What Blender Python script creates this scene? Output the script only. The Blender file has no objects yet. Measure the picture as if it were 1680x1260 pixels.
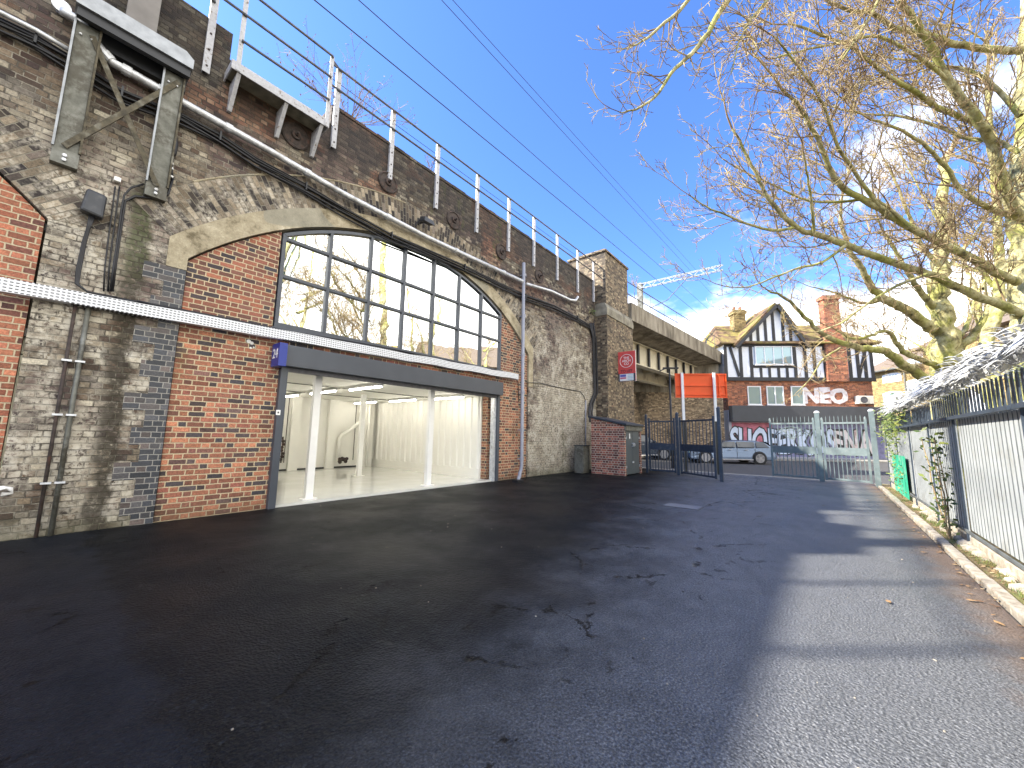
import bpy, bmesh, math, random
from mathutils import Vector, Matrix, Euler, noise
random.seed(7)
R=math.radians
scene=bpy.context.scene; col=scene.collection
# ------------------------------------------------------------------ camera
D1=Vector((519.33,92.1,631.)).normalized()
_u=Vector((.01774,-1,0)); _u.z=-(_u.dot(D1))/D1.z; _u.normalize()
UP=_u; LF=UP.cross(D1)                      # world x,y,z axes in camera (x right,y down,z forward) coordinates
EYE=Vector((0,0,1.35)); FPX=631.
def c2w(v): v=Vector(v); return Vector((D1.dot(v),LF.dot(v),UP.dot(v)))
cam=bpy.data.cameras.new('camera'); camo=bpy.data.objects.new('camera',cam); col.objects.link(camo)
cx=c2w((1,0,0)); cy=c2w((0,-1,0)); cz=c2w((0,0,-1))
M=Matrix((cx,cy,cz)).transposed().to_4x4(); M.translation=EYE; camo.matrix_world=M
cam.sensor_width=36; cam.lens=36*FPX/1680; cam.clip_end=2000; cam.clip_start=.05
scene.camera=camo
scene.render.resolution_x=1024; scene.render.resolution_y=768
def ray(x,y): return c2w((x-840.,y-630.,FPX))
def atY(x,y,Y=7.6): r=ray(x,y); return EYE+r*(Y/r.y)
def atX(x,y,X): r=ray(x,y); return EYE+r*(X/r.x)
def atZ(x,y,Z=0.): r=ray(x,y); return EYE+r*((Z-EYE.z)/r.z)
def dep(x,y,d): return EYE+ray(x,y)*(d/FPX)
def hitp(x,y,P,n):
    r=ray(x,y); n=Vector((n[0],n[1],0)); o=Vector((P[0],P[1],0))-Vector((0,0,0))
    t=(o-EYE).dot(n)/r.dot(n) if abs(r.dot(n))>1e-9 else 0
    return EYE+r*t
# ------------------------------------------------------------------ light
SUN_H=R(-48.1); SUN_E=R(37.8)
sd=Vector((math.cos(SUN_H)*math.cos(SUN_E),math.sin(SUN_H)*math.cos(SUN_E),-math.sin(SUN_E)))   # travel direction
sl=bpy.data.lights.new('sun','SUN'); sl.energy=4.6; sl.angle=R(.9); sl.color=(1,.94,.84)
so=bpy.data.objects.new('sun',sl); col.objects.link(so); so.rotation_euler=sd.to_track_quat('-Z','Y').to_euler()
world=bpy.data.worlds.new('World'); scene.world=world; world.use_nodes=True
scene.view_settings.view_transform='Standard'; scene.view_settings.look='None'; scene.view_settings.exposure=1.7; scene.view_settings.gamma=1
nt=world.node_tree; N=nt.nodes; L=nt.links; N.clear()
def wn(t,**k):
    n=N.new(t)
    for a,b in k.items(): setattr(n,a,b)
    return n
out=wn('ShaderNodeOutputWorld'); bg=wn('ShaderNodeBackground'); L.new(bg.outputs[0],out.inputs[0])
sky=wn('ShaderNodeTexSky',sky_type='NISHITA',sun_disc=False,sun_elevation=SUN_E,sun_rotation=math.atan2(-sd.x,-sd.y),air_density=1.0,dust_density=.6,ozone_density=2.2)
tc=wn('ShaderNodeTexCoord'); sep=wn('ShaderNodeSeparateXYZ'); L.new(tc.outputs['Generated'],sep.inputs[0])
def wm(op,a,b=None,c=None):
    n=wn('ShaderNodeMath',operation=op)
    for i,v in enumerate((a,b,c)):
        if v is None: continue
        if isinstance(v,(int,float)): n.inputs[i].default_value=v
        else: L.new(v,n.inputs[i])
    return n.outputs[0]
zc=wm('MAXIMUM',sep.outputs[2],.0)
zz=wm('ADD',zc,.16)
cmb=wn('ShaderNodeCombineXYZ'); L.new(wm('DIVIDE',sep.outputs[0],zz),cmb.inputs[0]); L.new(wm('DIVIDE',sep.outputs[1],zz),cmb.inputs[1])
ns=wn('ShaderNodeTexNoise'); ns.inputs['Scale'].default_value=1.15; ns.inputs['Detail'].default_value=13; ns.inputs['Roughness'].default_value=.58
L.new(cmb.outputs[0],ns.inputs['Vector'])
# more cloud low down and toward -Y, clear blue over the viaduct
yb_=wn('ShaderNodeMapRange',interpolation_type='SMOOTHSTEP'); L.new(sep.outputs[1],yb_.inputs[0]); yb_.inputs[1].default_value=-.18; yb_.inputs[2].default_value=-.5; yb_.inputs[4].default_value=.42
fx=yb_.outputs[0]; low=wm('MULTIPLY',zc,-.50)
lb=wn('ShaderNodeMapRange',interpolation_type='SMOOTHSTEP'); L.new(sep.outputs[2],lb.inputs[0]); lb.inputs[1].default_value=.42; lb.inputs[2].default_value=.22; lb.inputs[4].default_value=.20
dens=wm('ADD',wm('ADD',wm('ADD',ns.outputs[0],fx),low),wm('MULTIPLY',lb.outputs[0],wm('MINIMUM',wm('ADD',wm('MULTIPLY',sep.outputs[0],1.2),.1),1.)))
rp=wn('ShaderNodeMapRange',interpolation_type='SMOOTHSTEP'); rp.inputs[1].default_value=.36; rp.inputs[2].default_value=.56; L.new(dens,rp.inputs[0])
mx=wn('ShaderNodeMix',data_type='RGBA'); L.new(rp.outputs[0],mx.inputs[0])
skm=wn('ShaderNodeMix',data_type='RGBA',blend_type='MULTIPLY'); skm.inputs[0].default_value=1; L.new(sky.outputs[0],skm.inputs[6]); skm.inputs[7].default_value=(.50,.70,1.08,1)
L.new(skm.outputs[2],mx.inputs[6]); mx.inputs[7].default_value=(8.2,8.1,7.9,1)
L.new(mx.outputs[2],bg.inputs[0]); bg.inputs[1].default_value=.13

# ------------------------------------------------------------------ scene graph helpers
ORG={}
def tag(o,label=None,cat=None,group=None,kind=None):
    if label: o['label']=label
    if cat: o['category']=cat
    if group: o['group']=group
    if kind: o['kind']=kind
    return o
def thing(name,label,cat,loc=(0,0,0),rz=0,group=None):
    o=bpy.data.objects.new(name,None); col.objects.link(o); o.empty_display_size=.1
    o.location=loc; o.rotation_euler=(0,0,rz); ORG[o]=(Vector(loc),rz)
    return tag(o,label,cat,group)
def children(o): return [c for c in list(bpy.data.objects) if c.parent==o]
def copy_tree(o,parent=None,loc=None,label=None,rz=None):
    c=o.copy(); col.objects.link(c); c.parent=parent
    if loc is not None: c.location=loc
    if rz is not None: c.rotation_euler=(0,0,rz)
    if label: c['label']=label
    for ch in children(o): copy_tree(ch,c)
    return c
class MB:
    def __init__(s): s.v=[]; s.f=[]; s.m=[]; s.cm=0
    def add(s,vs,fs):
        b=len(s.v); s.v+= [tuple(v) for v in vs]; s.f+=[tuple(b+i for i in f) for f in fs]; s.m+=[s.cm]*len(fs); return s
    def box(s,x0,x1,y0,y1,z0,z1):
        return s.add([(x0,y0,z0),(x1,y0,z0),(x1,y1,z0),(x0,y1,z0),(x0,y0,z1),(x1,y0,z1),(x1,y1,z1),(x0,y1,z1)],
          [(0,3,2,1),(4,5,6,7),(0,1,5,4),(1,2,6,5),(2,3,7,6),(3,0,4,7)])
    def bar(s,a,b,w,h,up=(0,0,1)):      # box section from a to b
        a=Vector(a);b=Vector(b);d=(b-a).normalized();u=Vector(up)
        if abs(d.dot(u))>.98: u=Vector((1,0,0))
        sx=d.cross(u).normalized()*w/2; sy=sx.cross(d).normalized()*h/2
        vs=[p+i*sx+j*sy for p in (a,b) for i,j in ((-1,-1),(1,-1),(1,1),(-1,1))]
        return s.add(vs,[(0,1,2,3),(7,6,5,4),(0,4,5,1),(1,5,6,2),(2,6,7,3),(3,7,4,0)])
    def tube(s,pts,r,n=8,cap=True):
        pts=[Vector(p) for p in pts]; k=len(pts)
        rs=r if isinstance(r,(list,tuple)) else [r]*k
        vs=[];prev=None
        for i,p in enumerate(pts):
            d=(pts[min(i+1,k-1)]-pts[max(i-1,0)])
            if d.length<1e-7: d=Vector((0,0,1))
            d.normalize()
            if prev is None:
                a=Vector((0,0,1)) if abs(d.z)<.9 else Vector((1,0,0)); u=d.cross(a).normalized()
            else:
                u=prev-d*prev.dot(d)
                u=u.normalized() if u.length>1e-6 else d.orthogonal().normalized()
            prev=u; w=d.cross(u)
            for j in range(n):
                t=2*math.pi*j/n; vs.append(p+(u*math.cos(t)+w*math.sin(t))*rs[i])
        fs=[(i*n+j,i*n+(j+1)%n,(i+1)*n+(j+1)%n,(i+1)*n+j) for i in range(k-1) for j in range(n)]
        if cap: fs+=[tuple(range(n-1,-1,-1)),tuple(range((k-1)*n,k*n))]
        return s.add(vs,fs)
    def prism(s,poly,a,b,ax='y'):       # 2D polygon extruded along an axis from a to b
        n=len(poly)
        def P(p,t): return {'y':(p[0],t,p[1]),'x':(t,p[0],p[1]),'z':(p[0],p[1],t)}[ax]
        vs=[P(p,a) for p in poly]+[P(p,b) for p in poly]
        fs=[tuple(range(n)),tuple(range(2*n-1,n-1,-1))]+[(i,n+i,n+(i+1)%n,(i+1)%n) for i in range(n)]
        return s.add(vs,fs)
    def lathe(s,c,prof,n=20,ax='z'):
        vs=[]
        for r,h in prof:
            for j in range(n):
                t=2*math.pi*j/n; a,b=r*math.cos(t),r*math.sin(t)
                vs.append({'z':(c[0]+a,c[1]+b,c[2]+h),'y':(c[0]+a,c[1]+h,c[2]+b),'x':(c[0]+h,c[1]+a,c[2]+b)}[ax])
        k=len(prof); fs=[(i*n+j,i*n+(j+1)%n,(i+1)*n+(j+1)%n,(i+1)*n+j) for i in range(k-1) for j in range(n)]
        fs+=[tuple(range(n)),tuple(range((k-1)*n,k*n))]
        return s.add(vs,fs)
    def build(s,name,mats,parent=None,local=False,smooth=False,bevel=0,fix=True):
        me=bpy.data.meshes.new(name); vs=s.v
        if parent is not None and not local:
            o,rz=ORG[parent]; mt=Matrix.Rotation(-rz,4,'Z')
            vs=[tuple(mt@(Vector(v)-o)) for v in vs]
        me.from_pydata(vs,[],s.f)
        mats=mats if isinstance(mats,(list,tuple)) else [mats]
        for m in mats: me.materials.append(m)
        if len(mats)>1: me.polygons.foreach_set('material_index',s.m)
        if fix and len(s.f)<60000:
            b=bmesh.new(); b.from_mesh(me); bmesh.ops.recalc_face_normals(b,faces=b.faces); b.to_mesh(me); b.free()
        if smooth: me.polygons.foreach_set('use_smooth',[True]*len(me.polygons))
        me.update()
        ob=bpy.data.objects.new(name,me); col.objects.link(ob)
        if parent is not None: ob.parent=parent; ORG[ob]=ORG[parent]
        else: ORG[ob]=(Vector((0,0,0)),0)
        if bevel:
            m=ob.modifiers.new('bevel','BEVEL'); m.width=bevel; m.segments=2; m.limit_method='ANGLE'; m.angle_limit=R(40)
        return ob
# ------------------------------------------------------------------ material helpers
class NT:
    def __init__(s,name,rough=.8,metal=0,spec=None):
        s.m=bpy.data.materials.new(name); s.m.use_nodes=True; s.n=s.m.node_tree.nodes; s.l=s.m.node_tree.links
        s.b=s.n['Principled BSDF']; s.b.inputs['Roughness'].default_value=rough; s.b.inputs['Metallic'].default_value=metal
        if spec is not None: s.b.inputs['Specular IOR Level'].default_value=spec
        t=s.n.new('ShaderNodeTexCoord'); s.obj=t.outputs['Object']; s.nrm=t.outputs['Normal']
    def set(s,sock,v):
        if isinstance(v,bpy.types.NodeSocket): s.l.new(v,sock)
        elif isinstance(v,(tuple,list)) and len(v)==3 and sock.type=='RGBA': sock.default_value=(*v,1)
        else: sock.default_value=v
    def math(s,op,a,b=None,c=None,clamp=False):
        n=s.n.new('ShaderNodeMath'); n.operation=op; n.use_clamp=clamp
        for i,v in enumerate((a,b,c)):
            if v is not None: s.set(n.inputs[i],v)
        return n.outputs[0]
    def vmath(s,op,a,b):
        n=s.n.new('ShaderNodeVectorMath'); n.operation=op; s.set(n.inputs[0],a); s.set(n.inputs[1],b); return n.outputs[0]
    def xyz(s,v):
        n=s.n.new('ShaderNodeSeparateXYZ'); s.l.new(v,n.inputs[0]); return n.outputs
    def comb(s,x=0.,y=0.,z=0.):
        n=s.n.new('ShaderNodeCombineXYZ')
        for i,v in enumerate((x,y,z)): s.set(n.inputs[i],v)
        return n.outputs[0]
    def noise(s,scale,detail=4,rough=.55,vec=None,out=0,dist=0,stretch=None):
        v=vec or s.obj
        if stretch: v=s.vmath('MULTIPLY',v,stretch)
        n=s.n.new('ShaderNodeTexNoise'); s.l.new(v,n.inputs['Vector']); n.inputs['Scale'].default_value=scale; n.inputs['Detail'].default_value=detail; n.inputs['Roughness'].default_value=rough; n.inputs['Distortion'].default_value=dist
        return n.outputs[out]
    def voro(s,scale,vec=None,feature='F1',out=0):
        n=s.n.new('ShaderNodeTexVoronoi'); n.feature=feature; s.l.new(vec or s.obj,n.inputs['Vector']); n.inputs['Scale'].default_value=scale; return n.outputs[out]
    def rng(s,v,a,b,c=0.,d=1.,smooth=True):
        n=s.n.new('ShaderNodeMapRange'); n.interpolation_type='SMOOTHSTEP' if smooth else 'LINEAR'
        s.set(n.inputs[0],v)
        for i,x in enumerate((a,b,c,d)): n.inputs[i+1].default_value=x
        return n.outputs[0]
    def ramp(s,v,stops,const=False):
        n=s.n.new('ShaderNodeValToRGB'); s.set(n.inputs[0],v); e=n.color_ramp.elements
        if const: n.color_ramp.interpolation='CONSTANT'
        while len(e)<len(stops): e.new(.5)
        for i,(p,c) in enumerate(stops): e[i].position=p; e[i].color=(*c,1) if len(c)==3 else c
        return n.outputs[0]
    def mix(s,f,a,b,mode='MIX'):
        n=s.n.new('ShaderNodeMix'); n.data_type='RGBA'; n.blend_type=mode; s.set(n.inputs[0],f); s.set(n.inputs[6],a); s.set(n.inputs[7],b); return n.outputs[2]
    def white(s,v):
        n=s.n.new('ShaderNodeTexWhiteNoise'); n.noise_dimensions='3D'; s.l.new(v,n.inputs['Vector']); return n.outputs
    def bump(s,h,dist=.01,strength=1,prev=None):
        n=s.n.new('ShaderNodeBump'); n.inputs['Distance'].default_value=dist; n.inputs['Strength'].default_value=strength; s.set(n.inputs['Height'],h)
        if prev: s.l.new(prev,n.inputs['Normal'])
        s.l.new(n.outputs[0],s.b.inputs['Normal']); return n.outputs[0]
    def col(s,c): s.set(s.b.inputs['Base Color'],c); return s.m
    def rough(s,v): s.set(s.b.inputs['Roughness'],v)
def plain(name,c,rough=.6,metal=0,var=.12,scale=6,bump=0,dirt=None,spec=None):
    t=NT(name,rough,metal,spec); n=t.noise(scale,5)
    lo=tuple(x*(1-var) for x in c); hi=tuple(min(1,x*(1+var)) for x in c)
    k=t.ramp(n,[(.3,lo),(.7,hi)])
    if dirt: k=t.mix(t.rng(t.noise(dirt[1],6,.65),.5,.72,0,dirt[2]),k,dirt[0])
    t.col(k)
    if bump: t.bump(t.noise(scale*8,4),bump)
    return t.m
def bond(t,u,v,Ln,H,mort,mode,erode=1.1):
    """brick pattern: returns per-brick random, second random, mortar mask (1 = mortar)"""
    jn=t.noise(9,3,vec=t.comb(u,v,0.)); j2=t.noise(9,3,vec=t.comb(v,u,3.))
    u=t.math('ADD',u,t.math('MULTIPLY',t.math('SUBTRACT',jn,.5),.022)); v=t.math('ADD',v,t.math('MULTIPLY',t.math('SUBTRACT',j2,.5),.014))
    vr=t.math('DIVIDE',v,H); row=t.math('FLOOR',vr); fv=t.math('FRACT',vr); par=t.math('FLOORED_MODULO',row,2.)
    if mode=='flemish':
        P=Ln*1.5; ur=t.math('ADD',t.math('DIVIDE',u,P),t.math('MULTIPLY',par,.5)); cell=t.math('FLOOR',ur); fu=t.math('FRACT',ur)
        hd=t.math('GREATER_THAN',fu,2/3)
        st=t.math('MULTIPLY',hd,2/3); wid=t.math('SUBTRACT',2/3,t.math('MULTIPLY',hd,1/3))
        loc=t.math('MULTIPLY',t.math('SUBTRACT',fu,st),P); wd=t.math('MULTIPLY',wid,P)
        cid=t.math('ADD',t.math('MULTIPLY',cell,2.),hd)
    else:
        wd=t.math('SUBTRACT',Ln,t.math('MULTIPLY',par,Ln/2)) if mode=='english' else t.math('ADD',Ln,0.)
        off=t.math('MULTIPLY',par,.25*Ln if mode=='english' else .5*Ln)
        ur=t.math('DIVIDE',t.math('ADD',u,off),wd); cid=t.math('FLOOR',ur); loc=t.math('MULTIPLY',t.math('FRACT',ur),wd)
    eu=t.math('MINIMUM',loc,t.math('SUBTRACT',wd,loc)); ev=t.math('MULTIPLY',t.math('MINIMUM',fv,t.math('SUBTRACT',1.,fv)),H)
    e=t.math('MINIMUM',eu,ev)
    e=t.math('ADD',e,t.math('MULTIPLY',t.math('SUBTRACT',t.noise(70,5,.75,vec=t.comb(u,v,0.)),.5),mort*erode))
    m=t.rng(e,mort*.30,mort*.62,1,0)
    w=t.white(t.comb(cid,row,1.5)); 
    w2=t.white(t.comb(row,cid,7.5))
    return w[0],w2[0],m
def wall_uv(t):
    x=t.xyz(t.obj); n=t.xyz(t.nrm)
    side=t.math('GREATER_THAN',t.math('ABSOLUTE',n[0]),.7)
    u=t.math('ADD',t.math('MULTIPLY',x[0],t.math('SUBTRACT',1.,side)),t.math('MULTIPLY',x[1],side))
    return u,x[2],x
def brick(name,stops,mortar,mortvar=None,mode='english',H=.081,Ln=.222,mw=.012,over=None,uv=None,bumpd=.012,rough=.85):
    t=NT(name,rough)
    u,v,x=wall_uv(t)
    if uv: u,v=uv(t,x)
    r1,r2,m=bond(t,u,v,Ln,H,mw,mode)
    c=t.ramp(r1,stops,const=False)
    c=t.mix(1.,c,t.ramp(r2,[(0,(.6,.6,.6)),(1,(1.4,1.4,1.4))]),'MULTIPLY')
    g=t.noise(42,7,.75); c=t.mix(.8,c,t.ramp(g,[(.32,(.38,.38,.38)),(.5,(1.,1.,1.)),(.68,(1.75,1.75,1.75))]),'MULTIPLY')
    mc=t.mix(t.noise(3.5,5,.6),mortar,mortvar or tuple(a*.6 for a in mortar))
    mf=m
    if over: c,mc,mf=over(t,c,mc,m,x,u,v,r1,r2)
    k=t.mix(mf,c,mc)
    t.col(k)
    h=t.math('ADD',t.math('MULTIPLY',t.math('SUBTRACT',1.,m),.7),t.math('ADD',t.math('MULTIPLY',g,.35),t.math('MULTIPLY',r2,.25)))
    t.bump(h,bumpd)
    return t.m
# old viaduct brick: soot up top, pale salts lower down, green and rust streaks with a shape of their own
def old_over(pale=1.,soot=1.):
    def f(t,c,mc,m,x,u,v,r1,r2):
        z=x[2]
        big=t.noise(.9,6,.6); mid=t.noise(3.2,7,.68); fine=t.noise(17,5,.7)
        zn=t.rng(t.noise(.62,4,.55,vec=t.vmath('ADD',t.obj,(31.,7.,3.))),.47,.53)
        c=t.mix(t.math('MULTIPLY',zn,.85),c,t.ramp(r1,[(0,(.030,.021,.022)),(.4,(.075,.048,.044)),(.75,(.125,.078,.066)),(1,(.19,.14,.11))]))
        # reddish repairs high on the wall
        pat=t.noise(.55,3,.5,stretch=(1,1,1.6))
        red=t.math('MULTIPLY',t.rng(pat,.54,.58),t.rng(z,5.6,6.9))
        c=t.mix(t.math('MULTIPLY',red,.6),c,t.ramp(r1,[(0,(.085,.035,.022)),(.5,(.2,.075,.04)),(1,(.30,.125,.06))]))
        mc=t.mix(t.rng(z,5.8,7.2),mc,(.09,.07,.05))
        # pale salts and lime wash
        zm=t.math('MULTIPLY',t.rng(z,5.9,4.3),t.rng(z,-.4,1.0,.45,1))
        pm=t.math('MULTIPLY',t.rng(t.math('ADD',t.math('MULTIPLY',big,.62),t.math('MULTIPLY',mid,.5)),.47,.62),zm)
        lw=t.math('MULTIPLY',t.math('MULTIPLY',t.rng(u,10.3,10.9),t.rng(t.math('ADD',z,t.math('MULTIPLY',mid,1.2)),4.6,3.6)),.95)
        pm=t.math('MAXIMUM',pm,lw)
        pm=t.math('MULTIPLY',pm,t.rng(fine,.36,.50))
        pm=t.math('MULTIPLY',pm,pale,clamp=True)
        pc=t.ramp(mid,[(.3,(.30,.26,.19)),(.55,(.55,.50,.40)),(.75,(.74,.70,.60))])
        c=t.mix(t.math('MULTIPLY',pm,.85),c,pc); mc=t.mix(t.math('MULTIPLY',pm,.6),mc,pc)
        dj=t.math('MULTIPLY',t.rng(t.noise(5,5,.65,vec=t.vmath('ADD',t.obj,(9.,1.,4.))),.46,.56),.8); mc=t.mix(dj,mc,(.045,.036,.026))
        # soot
        sm=t.math('MULTIPLY',t.rng(t.math('ADD',t.math('MULTIPLY',mid,.7),t.math('MULTIPLY',t.rng(z,6.0,8.1,0,1,False),.5)),.38,.74),soot,clamp=True)
        c=t.mix(t.math('MULTIPLY',sm,.74),c,(.020,.017,.014)); mc=t.mix(t.math('MULTIPLY',sm,.82),mc,(.045,.038,.028))
        # vertical streaks: moss and rust
        st=t.noise(1.5,5,.6,vec=t.comb(u,t.math('MULTIPLY',z,.13),0.))
        sp=t.rng(t.noise(7,4,.6),.42,.62)
        mo=t.math('MULTIPLY',t.rng(st,.60,.68),sp)
        c=t.mix(t.math('MULTIPLY',mo,.7),c,(.055,.06,.018)); mc=t.mix(t.math('MULTIPLY',mo,.6),mc,(.07,.075,.02))
        ru=t.math('MULTIPLY',t.rng(st,.33,.27),sp)
        c=t.mix(t.math('MULTIPLY',ru,.6),c,(.16,.095,.03)); mc=t.mix(t.math('MULTIPLY',ru,.5),mc,(.22,.15,.06))
        # green foot of the wall
        gf=t.math('MULTIPLY',t.rng(t.math('ADD',z,t.math('MULTIPLY',mid,.5)),.65,.2),.6)
        c=t.mix(gf,c,(.06,.06,.03)); mc=t.mix(gf,mc,(.10,.10,.05))
        # two water stains beside the quoins on the pier
        px=t.math('ABSOLUTE',t.math('SUBTRACT',t.math('ADD',u,t.math('MULTIPLY',t.math('SUBTRACT',mid,.5),.5)),.62))
        wz=t.math('MULTIPLY',t.rng(px,.17,.05),t.math('MULTIPLY',t.rng(z,5.2,4.6),t.rng(fine,.32,.5)))
        c=t.mix(t.math('MULTIPLY',wz,.88),c,t.mix(t.rng(z,3.2,3.9),(.030,.022,.012),(.055,.065,.022)))
        mc=t.mix(t.math('MULTIPLY',wz,.8),mc,(.05,.042,.02))
        mf=t.math('MULTIPLY',m,t.math('SUBTRACT',1.,t.math('MULTIPLY',t.rng(mid,.5,.62),.55)))
        return c,mc,mf
    return f
OLD=[(0,(.030,.020,.018)),(.2,(.085,.055,.036)),(.42,(.15,.115,.075)),(.6,(.22,.18,.125)),(.76,(.13,.11,.09)),(.9,(.29,.25,.18)),(1,(.37,.33,.25))]
M={}
M['old']=brick('old_brick',OLD,(.43,.385,.30),(.11,.095,.07),'english',over=old_over(1.0,1.),bumpd=.022,mw=.014)
def polar(cxx):
    def f(t,x):
        dx=t.math('SUBTRACT',x[0],cxx); dz=t.math('ADD',x[2],.12)
        r=t.math('SQRT',t.math('ADD',t.math('MULTIPLY',dx,dx),t.math('MULTIPLY',dz,dz)))
        return t.math('SUBTRACT',r,6.44-.02),t.math('MULTIPLY',t.math('ARCTAN2',dz,dx),6.7)
    return f
def vous_over(t,c,mc,m,x,u,v,r1,r2):
    mid=t.noise(3.2,7,.68); pm=t.math('MULTIPLY',t.rng(mid,.42,.66),t.rng(x[2],6.6,5.2))
    pm=t.math('MULTIPLY',pm,t.rng(t.noise(20,4,.6),.35,.6))
    c=t.mix(pm,c,(.52,.47,.38)); mc=t.mix(.4,mc,(.3,.27,.2))
    return c,mc,m
VS=[(0,(.018,.014,.014)),(.3,(.05,.038,.03)),(.55,(.15,.115,.075)),(.8,(.30,.25,.18)),(1,(.11,.085,.07))]
M['vous']=brick('voussoir_brick',VS,(.26,.23,.17),(.09,.08,.06),'stretcher',H=.081,Ln=.2,mw=.012,over=vous_over,uv=polar(5.67))
M['vous2']=brick('voussoir_brick_b',VS,(.26,.23,.17),(.09,.08,.06),'stretcher',H=.081,Ln=.2,mw=.012,over=vous_over,uv=polar(-4.68))
def red_over(t,c,mc,m,x,u,v,r1,r2):
    big=t.noise(.8,5,.6); mid=t.noise(4,6,.65)
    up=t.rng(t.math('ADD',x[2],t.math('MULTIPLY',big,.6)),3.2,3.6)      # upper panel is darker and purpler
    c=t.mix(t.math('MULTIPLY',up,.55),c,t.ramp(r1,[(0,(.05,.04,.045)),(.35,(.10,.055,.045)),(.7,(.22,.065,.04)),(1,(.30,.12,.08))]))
    br=t.math('MULTIPLY',t.rng(t.noise(1.3,6,.6,stretch=(1,1,.35)),.56,.7),.65)
    c=t.mix(br,c,(.13,.075,.03)); mc=t.mix(br,mc,(.20,.14,.06))
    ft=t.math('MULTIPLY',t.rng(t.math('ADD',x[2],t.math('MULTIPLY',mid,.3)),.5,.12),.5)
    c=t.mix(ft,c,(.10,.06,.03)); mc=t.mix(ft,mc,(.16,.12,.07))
    return c,mc,m
RED=[(0,(.048,.045,.050)),(.15,(.09,.065,.06)),(.2,(.17,.075,.052)),(.5,(.29,.115,.068)),(.8,(.40,.165,.09)),(.93,(.24,.085,.06)),(1,(.12,.08,.07))]
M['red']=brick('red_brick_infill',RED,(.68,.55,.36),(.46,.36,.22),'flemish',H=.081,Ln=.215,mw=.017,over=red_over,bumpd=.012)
M['orange']=brick('orange_brick_infill',[(0,(.10,.05,.045)),(.22,(.30,.10,.055)),(.6,(.37,.145,.08)),(1,(.30,.11,.065))],(.58,.48,.33),(.4,.33,.2),'flemish',mw=.016,bumpd=.008)
M['blue']=brick('blue_engineering_brick',[(0,(.022,.025,.030)),(.5,(.045,.048,.056)),(.8,(.085,.08,.08)),(1,(.10,.075,.065))],(.40,.38,.33),(.2,.19,.17),'english',bumpd=.006,rough=.5)
M['pierbrick']=brick('pier_brick',[(0,(.045,.033,.023)),(.3,(.11,.08,.05)),(.6,(.20,.15,.09)),(.85,(.30,.24,.15)),(1,(.13,.08,.05))],(.22,.18,.12),(.07,.055,.035),'english',
   over=lambda t,c,mc,m,x,u,v,r1,r2:(t.mix(t.rng(t.noise(2,6,.65),.5,.75,0,.8),c,(.04,.033,.025)),t.mix(t.rng(t.noise(2,6,.65),.5,.75,0,.7),mc,(.06,.05,.035)),m))
M['abut']=brick('abutment_brick',[(0,(.10,.07,.045)),(.5,(.24,.17,.10)),(1,(.38,.29,.18))],(.30,.24,.16),(.14,.11,.07),'english',H=.08,Ln=.24,
   over=lambda t,c,mc,m,x,u,v,r1,r2:(t.mix(t.rng(t.noise(.9,6,.7,stretch=(1,1,.4)),.5,.66,0,.85),c,(.03,.024,.016)),t.mix(t.rng(t.noise(.9,6,.7,stretch=(1,1,.4)),.5,.66,0,.8),mc,(.05,.04,.025)),m))
M['kioskbrick']=brick('kiosk_brick',[(0,(.10,.04,.035)),(.5,(.22,.07,.05)),(1,(.36,.13,.08))],(.62,.54,.42),(.45,.38,.28),'english',mw=.018)
M['hbrick']=brick('house_brick',[(0,(.14,.05,.03)),(.5,(.34,.11,.05)),(1,(.46,.18,.08))],(.42,.34,.25),(.3,.22,.15),'flemish',H=.085,Ln=.25)
M['ybrick']=brick('yellow_stock_brick',[(0,(.17,.115,.04)),(.5,(.27,.19,.065)),(1,(.34,.25,.10))],(.34,.27,.15),(.28,.2,.1),'flemish',H=.09,Ln=.26,bumpd=.004)
t=NT('concrete_lining',.9); a=t.noise(1.6,6,.6); b=t.noise(40,4,.7); pit=t.voro(28)
k=t.ramp(t.noise(3.1,7,.72),[(.34,(.13,.105,.06)),(.46,(.33,.28,.185)),(.6,(.45,.39,.27)),(.7,(.60,.54,.40))]); k=t.mix(t.rng(pit,.12,.05,0,.75),k,(.10,.085,.05)); k=t.mix(.5,k,t.ramp(b,[(.3,(.7,.7,.7)),(.7,(1.25,1.25,1.25))]),'MULTIPLY')
pt=t.rng(t.noise(.8,2,.4,dist=.6),.58,.6); k=t.mix(t.math('MULTIPLY',pt,.6),k,(.24,.235,.19)); M['conc']=t.col(k); t.bump(b,.01)
t=NT('bridge_concrete',.9); a=t.noise(2,6,.65,stretch=(1,1,.25)); b=t.noise(30,4,.7); k=t.ramp(a,[(.32,(.075,.06,.04)),(.5,(.21,.18,.13)),(.68,(.36,.32,.25))]); k=t.mix(.5,k,t.ramp(b,[(.3,(.6,.6,.6)),(.7,(1.3,1.3,1.3))]),'MULTIPLY'); M['bconc']=t.col(k); t.bump(b,.01)
M['cap']=plain('cap_stone',(.22,.20,.15),.9,var=.4,scale=3,bump=.004,dirt=((.05,.045,.03),2,.8))
M['anth']=plain('anthracite_steel',(.060,.068,.082),.38,0,var=.08,scale=3,spec=.5)
M['galv']=None
t=NT('galvanised_steel',.42,.45); a=t.noise(14,3,.5); b=t.voro(60,out=0); k=t.ramp(a,[(.3,(.50,.51,.52)),(.7,(.74,.75,.76))]); k=t.mix(t.rng(t.noise(3,6,.7),.52,.72,0,.5),k,(.16,.14,.10)); M['galv']=t.col(k); t.rough(t.rng(a,.3,.7,.35,.6))
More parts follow.
